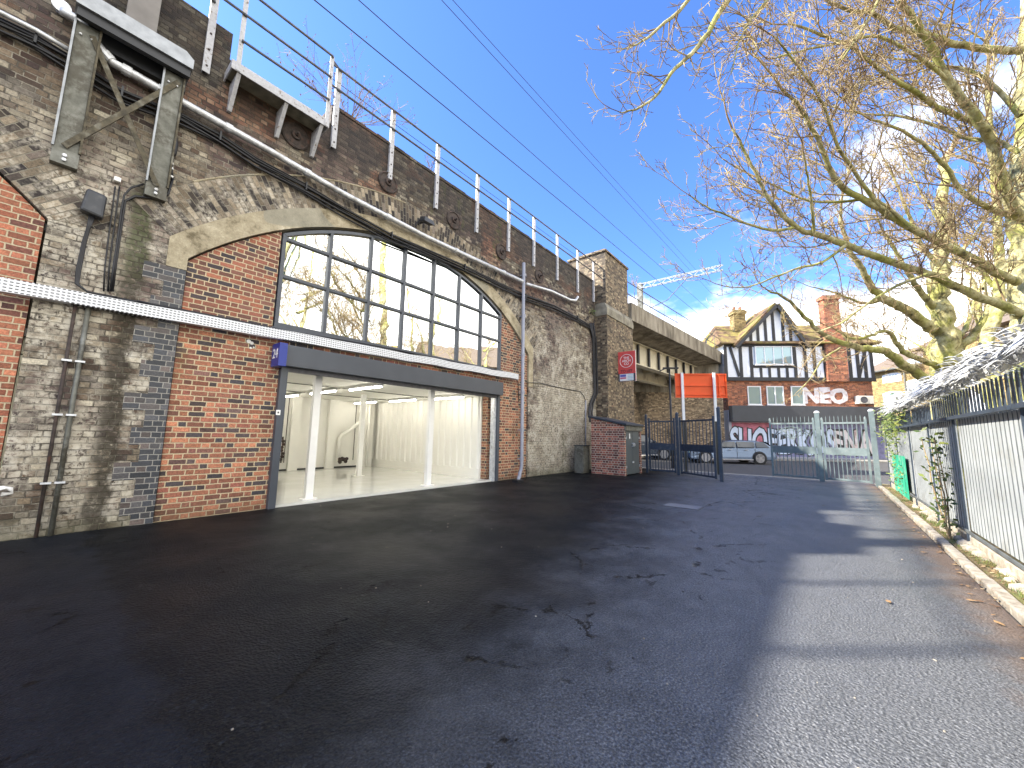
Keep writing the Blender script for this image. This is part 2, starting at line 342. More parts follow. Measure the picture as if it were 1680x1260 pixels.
t=NT('weathered_galvanised_steel',.6,.35); a=t.noise(5,6,.65); k=t.ramp(a,[(.3,(.085,.085,.068)),(.5,(.16,.16,.135)),(.72,(.27,.27,.24))]); k=t.mix(t.rng(t.noise(2.6,6,.75),.46,.62,0,.75),k,(.05,.042,.026)); M['wgalv']=t.col(k); t.bump(a,.003)
t=NT('chipped_white_paint',.55); a=t.noise(18,5,.6); k=t.ramp(a,[(.33,(.13,.085,.05)),(.38,(.36,.36,.37)),(.7,(.47,.47,.49))]); M['railpaint']=t.col(k)
M['galvd']=plain('dull_galvanised_channel',(.30,.315,.33),.45,.3,var=.2,scale=9); M['brace']=plain('mossy_rusted_angle',(.085,.072,.045),.8,.1,var=.5,scale=14,bump=.003,dirt=((.28,.27,.22),6,.6)); M['mast']=plain('brown_grey_mast_steel',(.20,.185,.17),.75,.1,var=.2,scale=3,dirt=((.10,.09,.08),2,.5))
M['darkrail']=plain('weathered_rail_steel',(.11,.11,.12),.55,.3,var=.3,scale=12)
M['black']=plain('black_rubber_cable',(.012,.012,.014),.5,0,var=.3)
M['darkplastic']=plain('dark_plastic',(.028,.031,.036),.45,0,var=.25,scale=10,dirt=((.12,.11,.10),7,.5))
M['white']=plain('white_paint',(.80,.79,.75),.5,0,var=.03)
M['cream']=plain('cream_paint',(.74,.69,.55),.6,0,var=.06,scale=2,dirt=((.45,.36,.22),1.5,.3))
M['floorp']=None
t=NT('white_resin_floor',.1,spec=.9); a=t.noise(1.2,4); k=t.ramp(a,[(.3,(.62,.62,.57)),(.7,(.68,.68,.64))]); M['floorp']=t.col(k); t.rough(t.rng(t.noise(3,5),.3,.7,.05,.12))
M['wallp']=plain('white_painted_wall',(.78,.765,.70),.7,0,var=.03,scale=2)
M['greypvc']=plain('grey_plastic_pipe',(.30,.31,.35),.45,0,var=.12,scale=4)
M['blueS']=plain('blue_enamel',(.012,.03,.24),.3,0,var=.05)
M['redS']=plain('coral_red_board',(.62,.075,.065),.45,0,var=.06)
M['orange_p']=plain('orange_powder_coat',(.86,.10,.012),.42,0,var=.05,scale=3)
M['ivory']=plain('ivory_girder_paint',(.66,.60,.44),.6,0,var=.1,scale=1,dirt=((.22,.15,.08),1.2,.7))
M['blk']=plain('black_paint',(.016,.017,.02),.5,0,var=.2)
M['gatedark']=plain('dark_gate_paint',(.028,.042,.062),.42,0,var=.15,scale=8,dirt=((.14,.14,.12),9,.4))
M['gategreen']=plain('grey_green_gate_paint',(.13,.165,.165),.45,0,var=.15,scale=8,dirt=((.3,.3,.26),9,.3))
M['tile']=None
t=NT('mossy_roof_tiles',.9); x=t.xyz(t.obj); w=t.math('FRACT',t.math('MULTIPLY',x[2],7.)); cell=t.white(t.comb(t.math('FLOOR',t.math('MULTIPLY',x[0],6.)),t.math('FLOOR',t.math('MULTIPLY',x[2],7.)),t.math('FLOOR',t.math('MULTIPLY',x[1],6.))))
k=t.ramp(cell[0],[(0,(.07,.04,.025)),(.5,(.15,.085,.045)),(1,(.22,.14,.07))]); k=t.mix(t.rng(t.noise(1.1,6,.65),.42,.6),k,t.ramp(t.noise(9,4),[(.3,(.16,.13,.03)),(.7,(.34,.27,.07))])); M['tile']=t.col(k); t.bump(t.math('ADD',w,t.noise(20,4)),.04)
M['slate']=plain('brown_slate_roof',(.17,.125,.085),.8,0,var=.3,scale=12,bump=.01)
t=NT('window_glass',.03); t.b.inputs['Base Color'].default_value=(.25,.36,.38,1); t.b.inputs['Specular IOR Level'].default_value=.9; t.b.inputs['Metallic'].default_value=.35; M['glass']=t.m
t=NT('mirror_film_glass',.015,1); t.b.inputs['Base Color'].default_value=(.86,.88,.86,1); t.bump(t.noise(1.1,2),.004); M['mirror']=t.m
t=NT('car_glass',.05); t.b.inputs['Base Color'].default_value=(.02,.03,.04,1); t.b.inputs['Specular IOR Level'].default_value=.8; M['cglass']=t.m
M['silver']=plain('silver_blue_car_paint',(.12,.16,.23),.25,.6,var=.02)
M['navycar']=plain('dark_blue_car_paint',(.04,.055,.08),.22,.3,var=.02)
M['tyre']=plain('tyre_rubber',(.018,.018,.018),.8,0,var=.2)
M['alloy']=plain('alloy_wheel',(.32,.32,.34),.35,.8,var=.05)
M['rust']=plain('rusty_iron',(.055,.042,.036),.85,.1,var=.5,scale=14,bump=.004,dirt=((.12,.05,.03),6,.7))
M['green_p']=plain('bright_green_paint',(.02,.34,.19),.6,0,var=.2,dirt=((.36,.40,.33),4,.7))
M['plant']=None
t=NT('leaf_green',.55); g=t.n.new('ShaderNodeNewGeometry'); k=t.ramp(g.outputs['Random Per Island'],[(0,(.045,.075,.018)),(.6,(.11,.15,.035)),(1,(.24,.25,.06))]); M['leaf']=t.col(k)
t=NT('dead_leaf',.8); g=t.n.new('ShaderNodeNewGeometry'); k=t.ramp(g.outputs['Random Per Island'],[(0,(.14,.07,.03)),(.6,(.30,.18,.08)),(1,(.48,.36,.2))]); M['dead']=t.col(k)
t=NT('pale_anti_climb_blade',.45,.15); g=t.n.new('ShaderNodeNewGeometry'); k=t.ramp(g.outputs['Random Per Island'],[(0,(.30,.30,.29)),(.5,(.50,.50,.48)),(1,(.66,.65,.61))]); M['blade']=t.col(k)
t=NT('mossy_bark',.9); n1=t.noise(7,6,.65); n2=t.noise(2.2,5,.6); k=t.ramp(n1,[(.34,(.10,.085,.04)),(.46,(.34,.30,.13)),(.66,(.60,.55,.30))]); k=t.mix(t.rng(n2,.45,.6,0,.7),k,t.ramp(n1,[(.3,(.20,.21,.035)),(.7,(.46,.46,.10))])); M['bark']=t.col(k); t.bump(t.noise(22,6,.7,stretch=(1,1,.5)),.03)
t=NT('twig_bark',.9,spec=.15); n1=t.noise(3,4); M['twig']=t.col(t.ramp(n1,[(.35,(.16,.105,.06)),(.5,(.34,.25,.14)),(.66,(.46,.38,.18))]))

# ------------------------------------------------------------------ ground
t=NT('fresh_asphalt',.6,spec=.22); x=t.xyz(t.obj)
g1=t.voro(62); g3=t.voro(62,out=1); g2=t.noise(85,5,.75); big=t.noise(.35,5,.6); mid=t.noise(1.6,6,.65); sc=t.noise(.6,4,.5)
k=t.ramp(g2,[(.3,(.002,.003,.004)),(.5,(.0065,.008,.0095)),(.75,(.020,.022,.025))])
k=t.mix(.6,k,t.ramp(t.white(g3)[0],[(0,(.35,.35,.35)),(.7,(1.,1.,1.)),(.93,(1.6,1.6,1.6)),(1,(4.5,4.5,4.5))]),'MULTIPLY'); k=t.mix(t.rng(big,.45,.7,0,.5),k,(.012,.009,.009))
k=t.mix(t.rng(mid,.55,.75,0,.35),k,(.045,.045,.047))
scr0=t.noise(4,6,.75,vec=t.vmath('MULTIPLY',t.obj,(.9,1.3,1)),dist=.3)
scr=t.noise(5,5,.7,vec=t.vmath('MULTIPLY',t.obj,(1.6,.22,1)),dist=.4); k=t.mix(t.math('MULTIPLY',t.rng(scr,.64,.72),t.rng(big,.46,.6)),k,(.10,.10,.10))
# paler toward the kerb: sheen and sunlight painted over some wear, then dust
ksheen=t.math('MULTIPLY',t.rng(t.math('ADD',t.math('SUBTRACT',x[1],t.math('MULTIPLY',x[0],.25)),t.math('MULTIPLY',t.math('SUBTRACT',mid,.5),2.0)),1.9,-.5,0,.92),t.rng(scr0,.36,.62,.7,1)); k=t.mix(ksheen,k,t.ramp(g2,[(.32,(.030,.033,.038)),(.5,(.125,.134,.148)),(.7,(.36,.375,.395))]))
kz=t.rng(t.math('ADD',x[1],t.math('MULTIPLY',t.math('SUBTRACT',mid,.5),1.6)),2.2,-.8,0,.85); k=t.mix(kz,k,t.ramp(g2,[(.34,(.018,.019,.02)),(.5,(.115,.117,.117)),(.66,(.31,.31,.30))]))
du=t.math('MULTIPLY',t.rng(t.math('ADD',x[1],t.math('MULTIPLY',t.math('SUBTRACT',t.noise(3.5,6,.7),.5),.6)),-.62,-.98),.8); k=t.mix(du,k,t.ramp(g2,[(.3,(.07,.045,.03)),(.7,(.20,.13,.085))]))
# hairline cracks, thin and broken
pm_=t.rng(t.math('ADD',x[0],t.math('MULTIPLY',t.math('SUBTRACT',t.noise(1.7,6,.7),.5),.7)),.62,.48,0,.55); k=t.mix(pm_,k,t.ramp(t.noise(5,5),[(.3,(.010,.013,.018)),(.7,(.022,.026,.034))]))
wv=t.vmath('ADD',t.vmath('ADD',t.obj,(3.7,1.9,0.)),t.vmath('MULTIPLY',t.noise(2.3,7,.75,out=1),(.55,.55,0)))
ck=t.voro(.62,vec=wv,feature='DISTANCE_TO_EDGE'); cm=t.math('MULTIPLY',t.math('MULTIPLY',t.rng(ck,.009,.003),t.rng(t.noise(.9,4,.6),.50,.55)),t.rng(t.noise(9,3,.6),.42,.50))
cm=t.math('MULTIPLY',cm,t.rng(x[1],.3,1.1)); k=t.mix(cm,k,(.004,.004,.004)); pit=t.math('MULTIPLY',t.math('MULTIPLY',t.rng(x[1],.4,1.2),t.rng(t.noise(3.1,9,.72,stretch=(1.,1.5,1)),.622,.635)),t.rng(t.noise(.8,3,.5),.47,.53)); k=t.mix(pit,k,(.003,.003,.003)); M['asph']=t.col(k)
t.set(t.b.inputs['Specular IOR Level'],t.math('MULTIPLY_ADD',ksheen,.4,.09)); t.rough(t.rng(t.noise(.9,5,.6),.3,.7,.36,.55))
h=t.math('ADD',t.math('MULTIPLY',g1,.8),t.math('ADD',t.math('MULTIPLY',g2,.6),t.math('ADD',t.math('MULTIPLY',t.noise(7,5,.65),.9),t.math('MULTIPLY',t.math('ADD',cm,pit),-3.))))
t.bump(h,.013)
M['road']=plain('old_road_asphalt',(.075,.072,.07),.85,0,var=.35,scale=20,bump=.006)
M['paving']=plain('pavement_concrete',(.30,.28,.24),.85,0,var=.2,scale=5,bump=.004)
t=NT('verge_soil',.95); a=t.noise(6,6,.7); k=t.ramp(a,[(.3,(.06,.04,.022)),(.5,(.17,.125,.06)),(.68,(.30,.25,.12))]); k=t.mix(t.rng(t.noise(2,5,.6),.5,.65,0,.7),k,(.17,.18,.045)); M['soil']=t.col(k); t.bump(a,.05)
t=NT('kerb_concrete',.9); a=t.noise(9,6,.7); k=t.ramp(a,[(.3,(.20,.16,.11)),(.6,(.44,.39,.31)),(.75,(.54,.5,.42))]); M['kerb']=t.col(k); t.bump(a,.012)
b=MB(); S=900; b.add([(-S,-S,-.115),(S,-S,-.115),(S,S,-.115),(-S,S,-.115)],[(0,1,2,3)]); tag(b.build('ground',plain('far_ground',(.10,.09,.07),.95,var=.3,scale=.5)),kind='structure')
# yard: gently divided sheet
b=MB(); nx,ny=60,24
X0,X1,Y0,Y1=-12,16.95,-1.02,7.62
for j in range(ny+1):
    for i in range(nx+1):
        X=X0+(X1-X0)*i/nx; Y=Y0+(Y1-Y0)*j/ny
        b.v.append((X,Y,.004*noise.noise((X*.7,Y*.7,0))))
for j in range(ny):
    for i in range(nx): a=j*(nx+1)+i; b.f.append((a,a+1,a+nx+2,a+nx+1)); b.m.append(0)
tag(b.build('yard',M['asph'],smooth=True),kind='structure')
b=MB(); b.add([(16.95,-14,-.1),(70,-14,-.1),(70,60,-.1),(16.95,60,-.1)],[(0,1,2,3)]); tag(b.build('road',M['road']),kind='structure')
b=MB(); b.box(16.95,17.45,-2,7.06,-.112,-.012); tag(b.build('threshold_strip',M['paving'],bevel=.01),kind='structure')
b=MB(); b.box(-12,16.95,-14,-1.18,-.3,.015); tag(b.build('verge',M['soil']),kind='structure')
b=MB(); xx=-3.
while xx<16.2:
    e=xx+.91; jy=random.uniform(-.008,.008); b.box(xx,e-.008,-1.16+jy,-1.06+jy,-.1,.035+random.uniform(-.008,.008)); xx=e
tag(b.build('kerb',M['kerb'],bevel=.014),kind='structure')

# ------------------------------------------------------------------ viaduct
ZP=8.1; WY=7.6; CX=5.67; CZ=-.12
def arc(cx,r,a0,a1,n=48): return [(cx+r*math.cos(a0+(a1-a0)*i/n),CZ+r*math.sin(a0+(a1-a0)*i/n)) for i in range(n+1)]
def ang(r,dx): return math.acos(max(-1,min(1,dx/r)))
via=thing('railway_viaduct','long old brick railway viaduct with arches, soot stained parapet and projecting pier','viaduct')
LX=-4.68; ro=7.03; rl=6.67
zl=CZ+math.sqrt(rl**2-(.5-LX)**2); zr=CZ+math.sqrt(ro**2-(CX-.5)**2)
out_l=arc(LX,rl,ang(rl,-9.0-LX),ang(rl,.5-LX),40)
out_c=arc(CX,ro,math.pi-ang(ro,CX-.5),ang(ro,CX-.5),60)
zc0=CZ+math.sqrt(6.44**2-(CX-.96)**2)
poly=out_l+[(-.21,4.0),(-.21,-.1),(.96,-.1),(.96,zc0)]+out_c+[(10.38,zc0),(10.38,-.1),(14.99,-.1),(14.99,ZP),(3.16,ZP),(3.16,7.72),(1.40,7.72),(1.40,8.22),(-.62,8.22),(-.62,7.55),(-9.0,7.55)]
b=MB(); b.prism(poly,WY,WY+.75); b.build('wall',M['old'],via)
# deck slab and rear wall (keeps daylight out of the arches)
b=MB(); b.box(-12,17.8,8.36,18.3,6.9,7.2); b.box(-12,17.8,18.3,18.9,-.1,7.2); b.build('deck',M['bconc'],via)
b=MB(); b.box(-12,-9.0,WY,WY+.75,-.1,7.3); b.build('wall',M['old'],via)
# coping edge
b=MB(); 
for i in range(0,46):
    x0=3.17+i*.257
    if x0>14.9: break
    b.box(x0,min(14.98,x0+.25),WY-.02+random.uniform(-.006,.006),WY+.77,ZP+.002,ZP+.085+random.uniform(-.012,.012))
b.build('coping',M['old'],via,bevel=.01)
# voussoir rings
ring=[(.96,zc0)]+out_c+[(10.38,zc0)]+arc(CX,6.44,ang(6.44,10.38-CX),math.pi-ang(6.44,10.38-CX),60)[1:-1]
b=MB(); b.prism(ring,WY-.006,WY+.6); b.build('arch_ring',M['vous'],via)
ring=[(-.21,4.0)]+out_l[::-1]+arc(LX,6.08,ang(6.08,-9.0-LX),ang(6.08,4.47),40)
b=MB(); b.prism(ring,WY-.006,WY+.6); b.build('arch_ring',M['vous2'],via)
# pale mortar line over the ring
b=MB(); pts=arc(CX,ro+.012,math.pi-ang(ro,CX-1.15),R(95),30); b.tube([(p[0],WY-.004,p[1]) for p in pts],.016,6); b.build('mortar_fillet',M['conc'],via)
# concrete lining with legs
cin=arc(CX,6.08,ang(6.08,4.47),math.pi-ang(6.08,4.47),60)
b=MB(); lin=[(.955,3.80),(.955,zc0-.002)]+arc(CX,6.437,math.pi-ang(6.437,CX-.957),ang(6.437,CX-.957),60)+[(10.383,zc0-.002),(10.383,2.95),(10.14,2.95)]+cin+[(1.2,3.80)]
b.prism(lin,WY-.012,WY+.6); b.build('concrete_lining',M['conc'],via)
# blue brick quoins, toothed
def quoin(xe,sgn,z0,z1,mat,teeth=(.0,.12,.0,.24)):
    p=[(xe,z0)]; z=z0; k=0; outer=[]
    while z<z1-.01:
        zt=min(z1,z+.081*3); w=.24+teeth[k%4]; outer+=[(xe-sgn*w,z),(xe-sgn*w,zt)]; z=zt; k+=1
    return p+outer+[(xe,z1)]
b=MB(); b.prism(quoin(1.2,1,-.1,3.797,None),WY-.005,WY+.6); b.build('quoin',M['blue'],via)
b=MB(); b.prism(quoin(10.14,-1,-.1,2.947,None,(.02,.12,.02,.10)),WY-.005,WY+.6); tag(b.build('quoin',M['old'],via))
# pier
b=MB(); PX0,PX1,PY=14.99,17.85,7.06
b.box(PX0,PX1,PY,9.2,-.1,6.55); b.box(PX0+.12,PX1-.30,PY+.08,9.0,7.12,9.52); b.build('pier',M['pierbrick'],via)
b=MB(); b.box(PX0-.035,PX1+.04,PY-.04,9.25,6.55,6.86); b.prism([(PY-.04,6.86),(PY+.08,7.12),(9.0,7.12),(9.25,6.86)],PX0-.03,PX1+.03,'x'); b.build('pier_band',M['cap'],via,bevel=.015)
b=MB(); b.box(PX0+.05,PX1-.23,PY+.02,9.06,9.52,9.62); b.box(PX0+.2,PX1-.45,PY+.16,8.9,9.62,9.72); b.build('pier_coping',M['pierbrick'],via,bevel=.02)
# infill of the left arch
b=MB(); fl=[(-9.0,-.1),(-.235,-.1),(-.235,3.98)]+arc(LX,6.055,ang(6.055,4.445),ang(6.055,-9.0-LX),30); b.prism(fl,WY+.035,WY+.3); b.build('infill_wall',M['orange'],via)
# infill of the open arch: panels round the window and the doorway
IY=WY+.05
rin=6.055
b=MB()
Lp=[(1.215,-.1),(2.66,-.1),(2.66,2.9),(8.66,2.9),(8.66,-.1),(10.125,-.1),(10.125,3.95)]+arc(CX,rin,ang(rin,4.455),ang(rin,8.77-CX),12)+[(8.77,3.2),(2.48,3.2)]+arc(CX,rin,ang(rin,2.48-CX),math.pi-ang(rin,4.455),12)+[(1.215,3.95)]
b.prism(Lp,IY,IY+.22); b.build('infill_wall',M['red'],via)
b=MB()
for (x,y,rr_) in ((408,560,.035),(413,563,.03),(411,571,.02),(416,570,.015)): p=atY(x,y,IY); b.lathe((p.x,IY-.003,p.z),[(rr_,0),(rr_*.8,-.006),(0,-.008)],9,'y')
b.build('white_filler_blob',M['white'],via)
# window
def winR(X,r=6.02): return CZ+math.sqrt(r*r-(X-CX)**2)
FY0,FY1=IY-.035,IY+.05
fr=thing  # alias unused
b=MB(); fw=.065
xs=[2.50+i*(8.75-2.50)/7 for i in range(8)]
b.box(2.50,8.75,FY0,FY1,3.205,3.205+fw+.03)
b.box(2.50,2.50+fw,FY0,FY1,3.30,winR(2.5)-.002); b.box(8.75-fw,8.75,FY0,FY1,3.30,winR(8.75)-.002)
ao=arc(CX,6.02,ang(6.02,8.75-CX),math.pi-ang(6.02,CX-2.5),40); ai=arc(CX,6.02-fw,ang(6.02-fw,8.75-fw-CX),math.pi-ang(6.02-fw,CX-2.5-fw),40)
b.prism(ao+ai[::-1],FY0-.004,FY1+.004)
for X in xs[1:-1]: b.box(X-.032,X+.032,FY0-.002,FY1-.004,3.29,winR(X,5.97))
for z in (4.19,4.92):
    for i in range(7):
        xa,xb=xs[i]+.033,xs[i+1]-.033
        if i==0: xa=2.50+fw
        if i==6: xb=8.75-fw
        b.box(xa,xb,FY0+.004,FY1-.008,z-.03,z+.03)
wf=b.build('window_frame',M['anth'],via,bevel=.005)
for i in range(7):
    zs=[3.29,4.19,4.92]
    for j in range(3):
        xa,xb=xs[i],xs[i+1]
        if j<2: pl=[(xa,zs[j]),(xb,zs[j]),(xb,zs[j+1]),(xa,zs[j+1])]
        else:
            pl=[(xa,4.92),(xb,4.92)]+[(X,max(4.93,winR(X,5.98))) for X in [xb-(xb-xa)*k/6 for k in range(7)]]
        q=MB(); yy=IY+.02+.0015*random.uniform(-1,1); tx=random.uniform(-.009,.009); tz=random.uniform(-.009,.009); mx_=(xa+xb)/2; mz=zs[j]+.4
        n=len(pl); q.add([(p[0],yy+tx*(p[0]-mx_)+tz*(p[1]-mz),p[1]) for p in pl],[tuple(range(n))]); q.build('pane',M['mirror'],wf,fix=False)
b=MB(); b.box(2.45,8.80,WY-.03,IY+.02,3.165,3.2); b.build('window_sill',M['anth'],via,bevel=.004)
# shutter box, guides
b=MB(); b.box(2.66,8.68,WY-.17,WY+.20,2.50,2.885); sb=b.build('shutter_box',M['anth'],via,bevel=.008)
b=MB(); b.box(2.72,8.60,WY-.02,WY+.06,2.42,2.498); b.build('shutter_edge',M['darkrail'],sb)
for xa,xb in ((2.66,2.78),(8.58,8.68)):
    b=MB(); b.box(xa,xb,WY-.05,WY+.12,-.1,2.498); b.build('door_jamb',M['anth'],via,bevel=.006)
b=MB(); b.box(8.50,8.578,WY+.01,WY+.16,-.1,2.44); b.build('guide_rail',M['galv'],via)
# interior room
RX0,RX1,RY1,RZ=-.5,8.44,14.0,2.49
b=MB(); b.box(RX0,9.6,IY+.02,RY1+.2,-.1,.035); b.build('room_floor',M['floorp'],via)
b=MB(); b.box(RX0,9.6,IY+.22,RY1+.2,RZ,RZ+.1); b.build('room_ceiling',M['wallp'],via)
b=MB(); b.box(RX0,9.6,RY1,RY1+.2,.036,RZ-.002); b.box(RX0-.2,RX0,IY+.22,RY1,.036,RZ-.002)
for X in (5.35,6.6): b.box(X,X+.3,RY1-.14,RY1-.001,.036,RZ-.002)
b.box(7.9,8.25,RY1-.35,RY1-.001,.036,RZ-.002)
b.build('room_wall',M['wallp'],via)
b=MB(); b.box(8.49,9.6,IY+.221,IY+.5,.036,RZ-.002); b.build('room_return',M['red'],via)
b=MB(); y=8.15
while y<RY1-.1:
    b.add([(RX1,y,.32),(RX1-.045,y+.03,.32),(RX1-.045,y+.12,.32),(RX1,y+.15,.32),(RX1,y,RZ-.01),(RX1-.045,y+.03,RZ-.01),(RX1-.045,y+.12,RZ-.01),(RX1,y+.15,RZ-.01)],[(0,1,5,4),(1,2,6,5),(2,3,7,6)])
    b.add([(RX1,y+.15,.32),(RX1,y+.30,.32),(RX1,y+.30,RZ-.01),(RX1,y+.15,RZ-.01)],[(0,1,2,3)]); y+=.30
b.box(RX1+.002,RX1+.1,8.1,RY1,.036,RZ-.01); b.box(RX1-.03,RX1+.001,8.1,RY1,.036,.32); b.box(RX1-.035,RX1,10.95,11.05,.32,RZ-.01)
b.build('corrugated_lining',M['wallp'],via)
b=MB(); b.box(RX0,8.0,RY1-.03,RY1-.002,.037,.085); b.build('skirting',M['blk'],via)
for X,Y in ((3.50,7.97),(6.42,7.97),(6.25,11.0)):
    b=MB(); b.box(X-.07,X+.07,Y-.055,Y+.055,.037,RZ-.002); b.box(X-.14,X+.14,Y-.1,Y+.1,.036,.05); b.build('column',M['white'],via,bevel=.004)
b=MB(); b.tube([(7.75,RY1-.25,RZ),(7.75,RY1-.25,1.75),(7.62,RY1-.25,1.62),(7.05,RY1-.25,1.2),(6.98,RY1-.25,1.1),(6.98,RY1-.25,.3)],.07,10); b.tube([(8.0,RY1-.42,RZ),(8.0,RY1-.42,.05)],.055,10); b.build('soil_pipe',M['wallp'],via,smooth=True)
for X in (4.62,4.75,7.15): b=MB(); b.tube([(X+.5,RY1-.06,RZ),(X+.5,RY1-.06,.3)],.012,6); b.build('service_pipe',M['rust'],via)
for X in (4.9,7.6): b=MB(); b.tube([(X,8.1,RZ-.018),(X,RY1-.1,RZ-.018)],.012,6); b.build('ceiling_conduit',M['wallp'],via)
for Y in (9.8,11.9): b=MB(); b.tube([(-.3,Y,RZ-.02),(8.3,Y,RZ-.02)],.012,6); b.build('ceiling_conduit',M['wgalv'],via)
b=MB(); b.tube([(6.95,RY1-.3,.3),(7.3,RY1-.3,.32)],.03,8)
for i in range(9): b.lathe((7.0+i*.035,RY1-.3,.3+random.uniform(-.06,.1)),[(.0,-.03),(.06,-.02),(.06,.03),(0,.04)],8,'y')
b.build('valve_cluster',M['rust'],via)
b=MB(); b.tube([(5.15,RY1-.1,.3),(5.15,RY1-.1,1.15)],.02,8)
for i in range(8): b.lathe((5.15+random.uniform(-.05,.05),RY1-.1,.4+i*.1),[(.0,-.03),(.05,-.02),(.05,.03),(0,.04)],8,'y')
b.build('valve_stack',M['rust'],via)
t=NT('lit_tube',.5); t.b.inputs['Emission Color'].default_value=(1,.95,.84,1); t.b.inputs['Emission Strength'].default_value=13; t.b.inputs['Base Color'].default_value=(.9,.9,.9,1); M['lit']=t.m
lp=[(4.85,13.0),(4.85,10.7),(4.95,8.7),(7.45,13.0),(7.6,10.95),(7.75,8.9),(2.4,9.2),(2.4,11.6)]
wh=['back left','middle left','nearest the doorway on the left','back right','middle right','nearest the doorway on the right','hidden front left','hidden back left']
lab=['white strip light on the ceiling near the back wall, left row','white strip light on the ceiling halfway back, left row','white strip light on the ceiling just inside the shutter, left row','white strip light on the ceiling near the back wall, right row','white strip light on the ceiling halfway back, right row beside the corrugated wall','white strip light on the ceiling just inside the shutter, right row','white strip light deep behind the left door jamb, front','white strip light deep behind the left door jamb, back']
for (X,Y),lb in zip(lp,lab):
    th=thing('ceiling_light',lb,'strip light',(X,Y,RZ),0,'strip lights on the unit ceiling')
    b=MB(); b.box(X-.05,X+.05,Y-.75,Y+.75,RZ-.07,RZ-.03); b.box(X-.01,X+.01,Y-.5,Y-.48,RZ-.031,RZ); b.box(X-.01,X+.01,Y+.48,Y+.5,RZ-.031,RZ); b.build('housing',M['galv'],th)
    b=MB(); b.tube([(X,Y-.72,RZ-.09),(X,Y+.72,RZ-.09)],.018,8); b.build('tube',M['lit'],th)

# ------------------------------------------------------------------ fixtures on the wall
def wall_pts(pix,Y): return [atY(x,y,Y) for x,y in pix]
# cable tray (perforated)
t=NT('perforated_white_tray',.5); x=t.xyz(t.obj)
a=t.math('ABSOLUTE',t.math('SUBTRACT',t.math('FRACT',t.math('MULTIPLY',x[0],22.)),.5)); c=t.math('ABSOLUTE',t.math('SUBTRACT',t.math('FRACT',t.math('MULTIPLY',x[2],26.)),.5))
hole=t.math('MULTIPLY',t.math('LESS_THAN',a,.30),t.math('LESS_THAN',c,.17)); M['tray']=t.col(t.mix(hole,(.70,.71,.72),(.06,.06,.065)))
tr=thing('cable_tray','long white perforated cable tray running across the brickwork above the shutter','cable tray',(-.5,WY,3.0))
b=MB(); nseg=24; ty=WY-.13
def trz(X): return 3.01+.0155*(X+.5)
vs=[];fs=[]
for i in range(nseg+1):
    X=-.5+9.95*i/nseg; z=trz(X); dz=.012*math.sin(i*1.7)*(.3 if i<14 else 1)
    vs+=[(X,ty,z-.085+dz),(X,ty,z+.085+dz),(X,WY-.002,z-.085+dz),(X,ty+.012,z+.085+dz),(X,ty+.012,z-.073+dz),(X,WY-.002,z-.073+dz)]
for i in range(nseg):
    a=i*6; fs+=[(a,a+6,a+7,a+1),(a,a+2,a+8,a+6),(a+1,a+7,a+9,a+3),(a+3,a+9,a+10,a+4),(a+4,a+10,a+11,a+5)]
b.add(vs,fs); b.build('tray_channel',M['tray'],tr)
b=MB()
for k in range(5):
    b.tube([(X,WY-.03-.018*k+.01*math.sin(X*2+k),trz(X)+.065+.018*math.sin(X*1.3+k*2)+.01*k) for X in [ -.1+k*.2+i*.35 for i in range(27-k)]],.014,6)
b.build('cables',M['black'],tr,smooth=True)
# big galvanised conduit
PYc=WY-.13
cn=thing('conduit_pipe','long galvanised pipe running along the top of the arches below the parapet','pipe',(0,WY,6.5))
main=[atY(x,y,PYc) for x,y in ((168,84),(185,103),(230,128),(300,168),(440,246),(560,316),(700,389),(858,462))]
b=MB(); b.tube([Vector((-.42,WY-.02,6.88))]+[atY(x,y,PYc) for x,y in ((108,22),(132,34),(150,62))]+main,.058,12)
pp=[atY(x,y,PYc) for x,y in ((864,466),(905,478),(935,492),(944,493),(948,487))]; b.tube(pp,.05,12); b.build('pipe_run',M['galv'],cn,smooth=True)
for a,c in zip(main,main[1:]):
    n=max(1,int((c-a).length/1.5))
    for i in range(n):
        p=a.lerp(c,(i+.5)/n); d=(c-a).normalized(); b=MB(); b.tube([p-d*.05,p-d*.049,p+d*.049,p+d*.05],[.055,.072,.072,.055],12); b.bar(p,(p.x,WY,p.z),.03,.02); b.build('coupling',M['galv'],cn)
b=MB(); b.lathe((-.42,WY,6.88),[(.0,-.12),(.09,-.12),(.09,-.09),(.05,-.09),(.05,0)],16,'y'); b.build('wall_flange',M['galv'],cn)
# cable bundle
bun=[(-40,8),(0,34),(60,62),(120,98),(200,150),(300,190),(360,222),(420,262),(500,304),(560,340),(640,384),(700,410),(760,436),(820,466),(860,484),(910,502),(945,520),(968,534),(974,556)]
cb=thing('cable_bundle','thick bundle of sagging black cables pinned along the arches under the galvanised pipe','cables',(0,WY,6.2))
b=MB()
for k in range(8):
    off=k*.026; b.tube([atY(x,y,WY-.035-.02*(k%3))+Vector((0,0,.03-off+.03*math.sin(i*1.1+k*1.9)*(1 if k>1 else .3))) for i,(x,y) in enumerate(bun)],.013+.005*(k%2),6)
b.build('cable_run',M['black'],cb,smooth=True)
b=MB()
for k,dx in enumerate((0,2,5)):
    b.tube([atY(x+dx,y,WY-.06) for x,y in ((968,530),(973,560),(974,600),(975,645),(968,662))]+[atY(966+dx,678,WY-.2),atY(968+dx,692,WY-.4)],.035,8)
b.build('cable_drop',M['black'],cb,smooth=True)
for x,y in bun[2:-2:2]: p=atY(x,y,WY); b=MB(); b.box(p.x-.012,p.x+.012,WY-.10,WY,p.z-.13,p.z+.03); b.build('clip',M['blk'],cb)
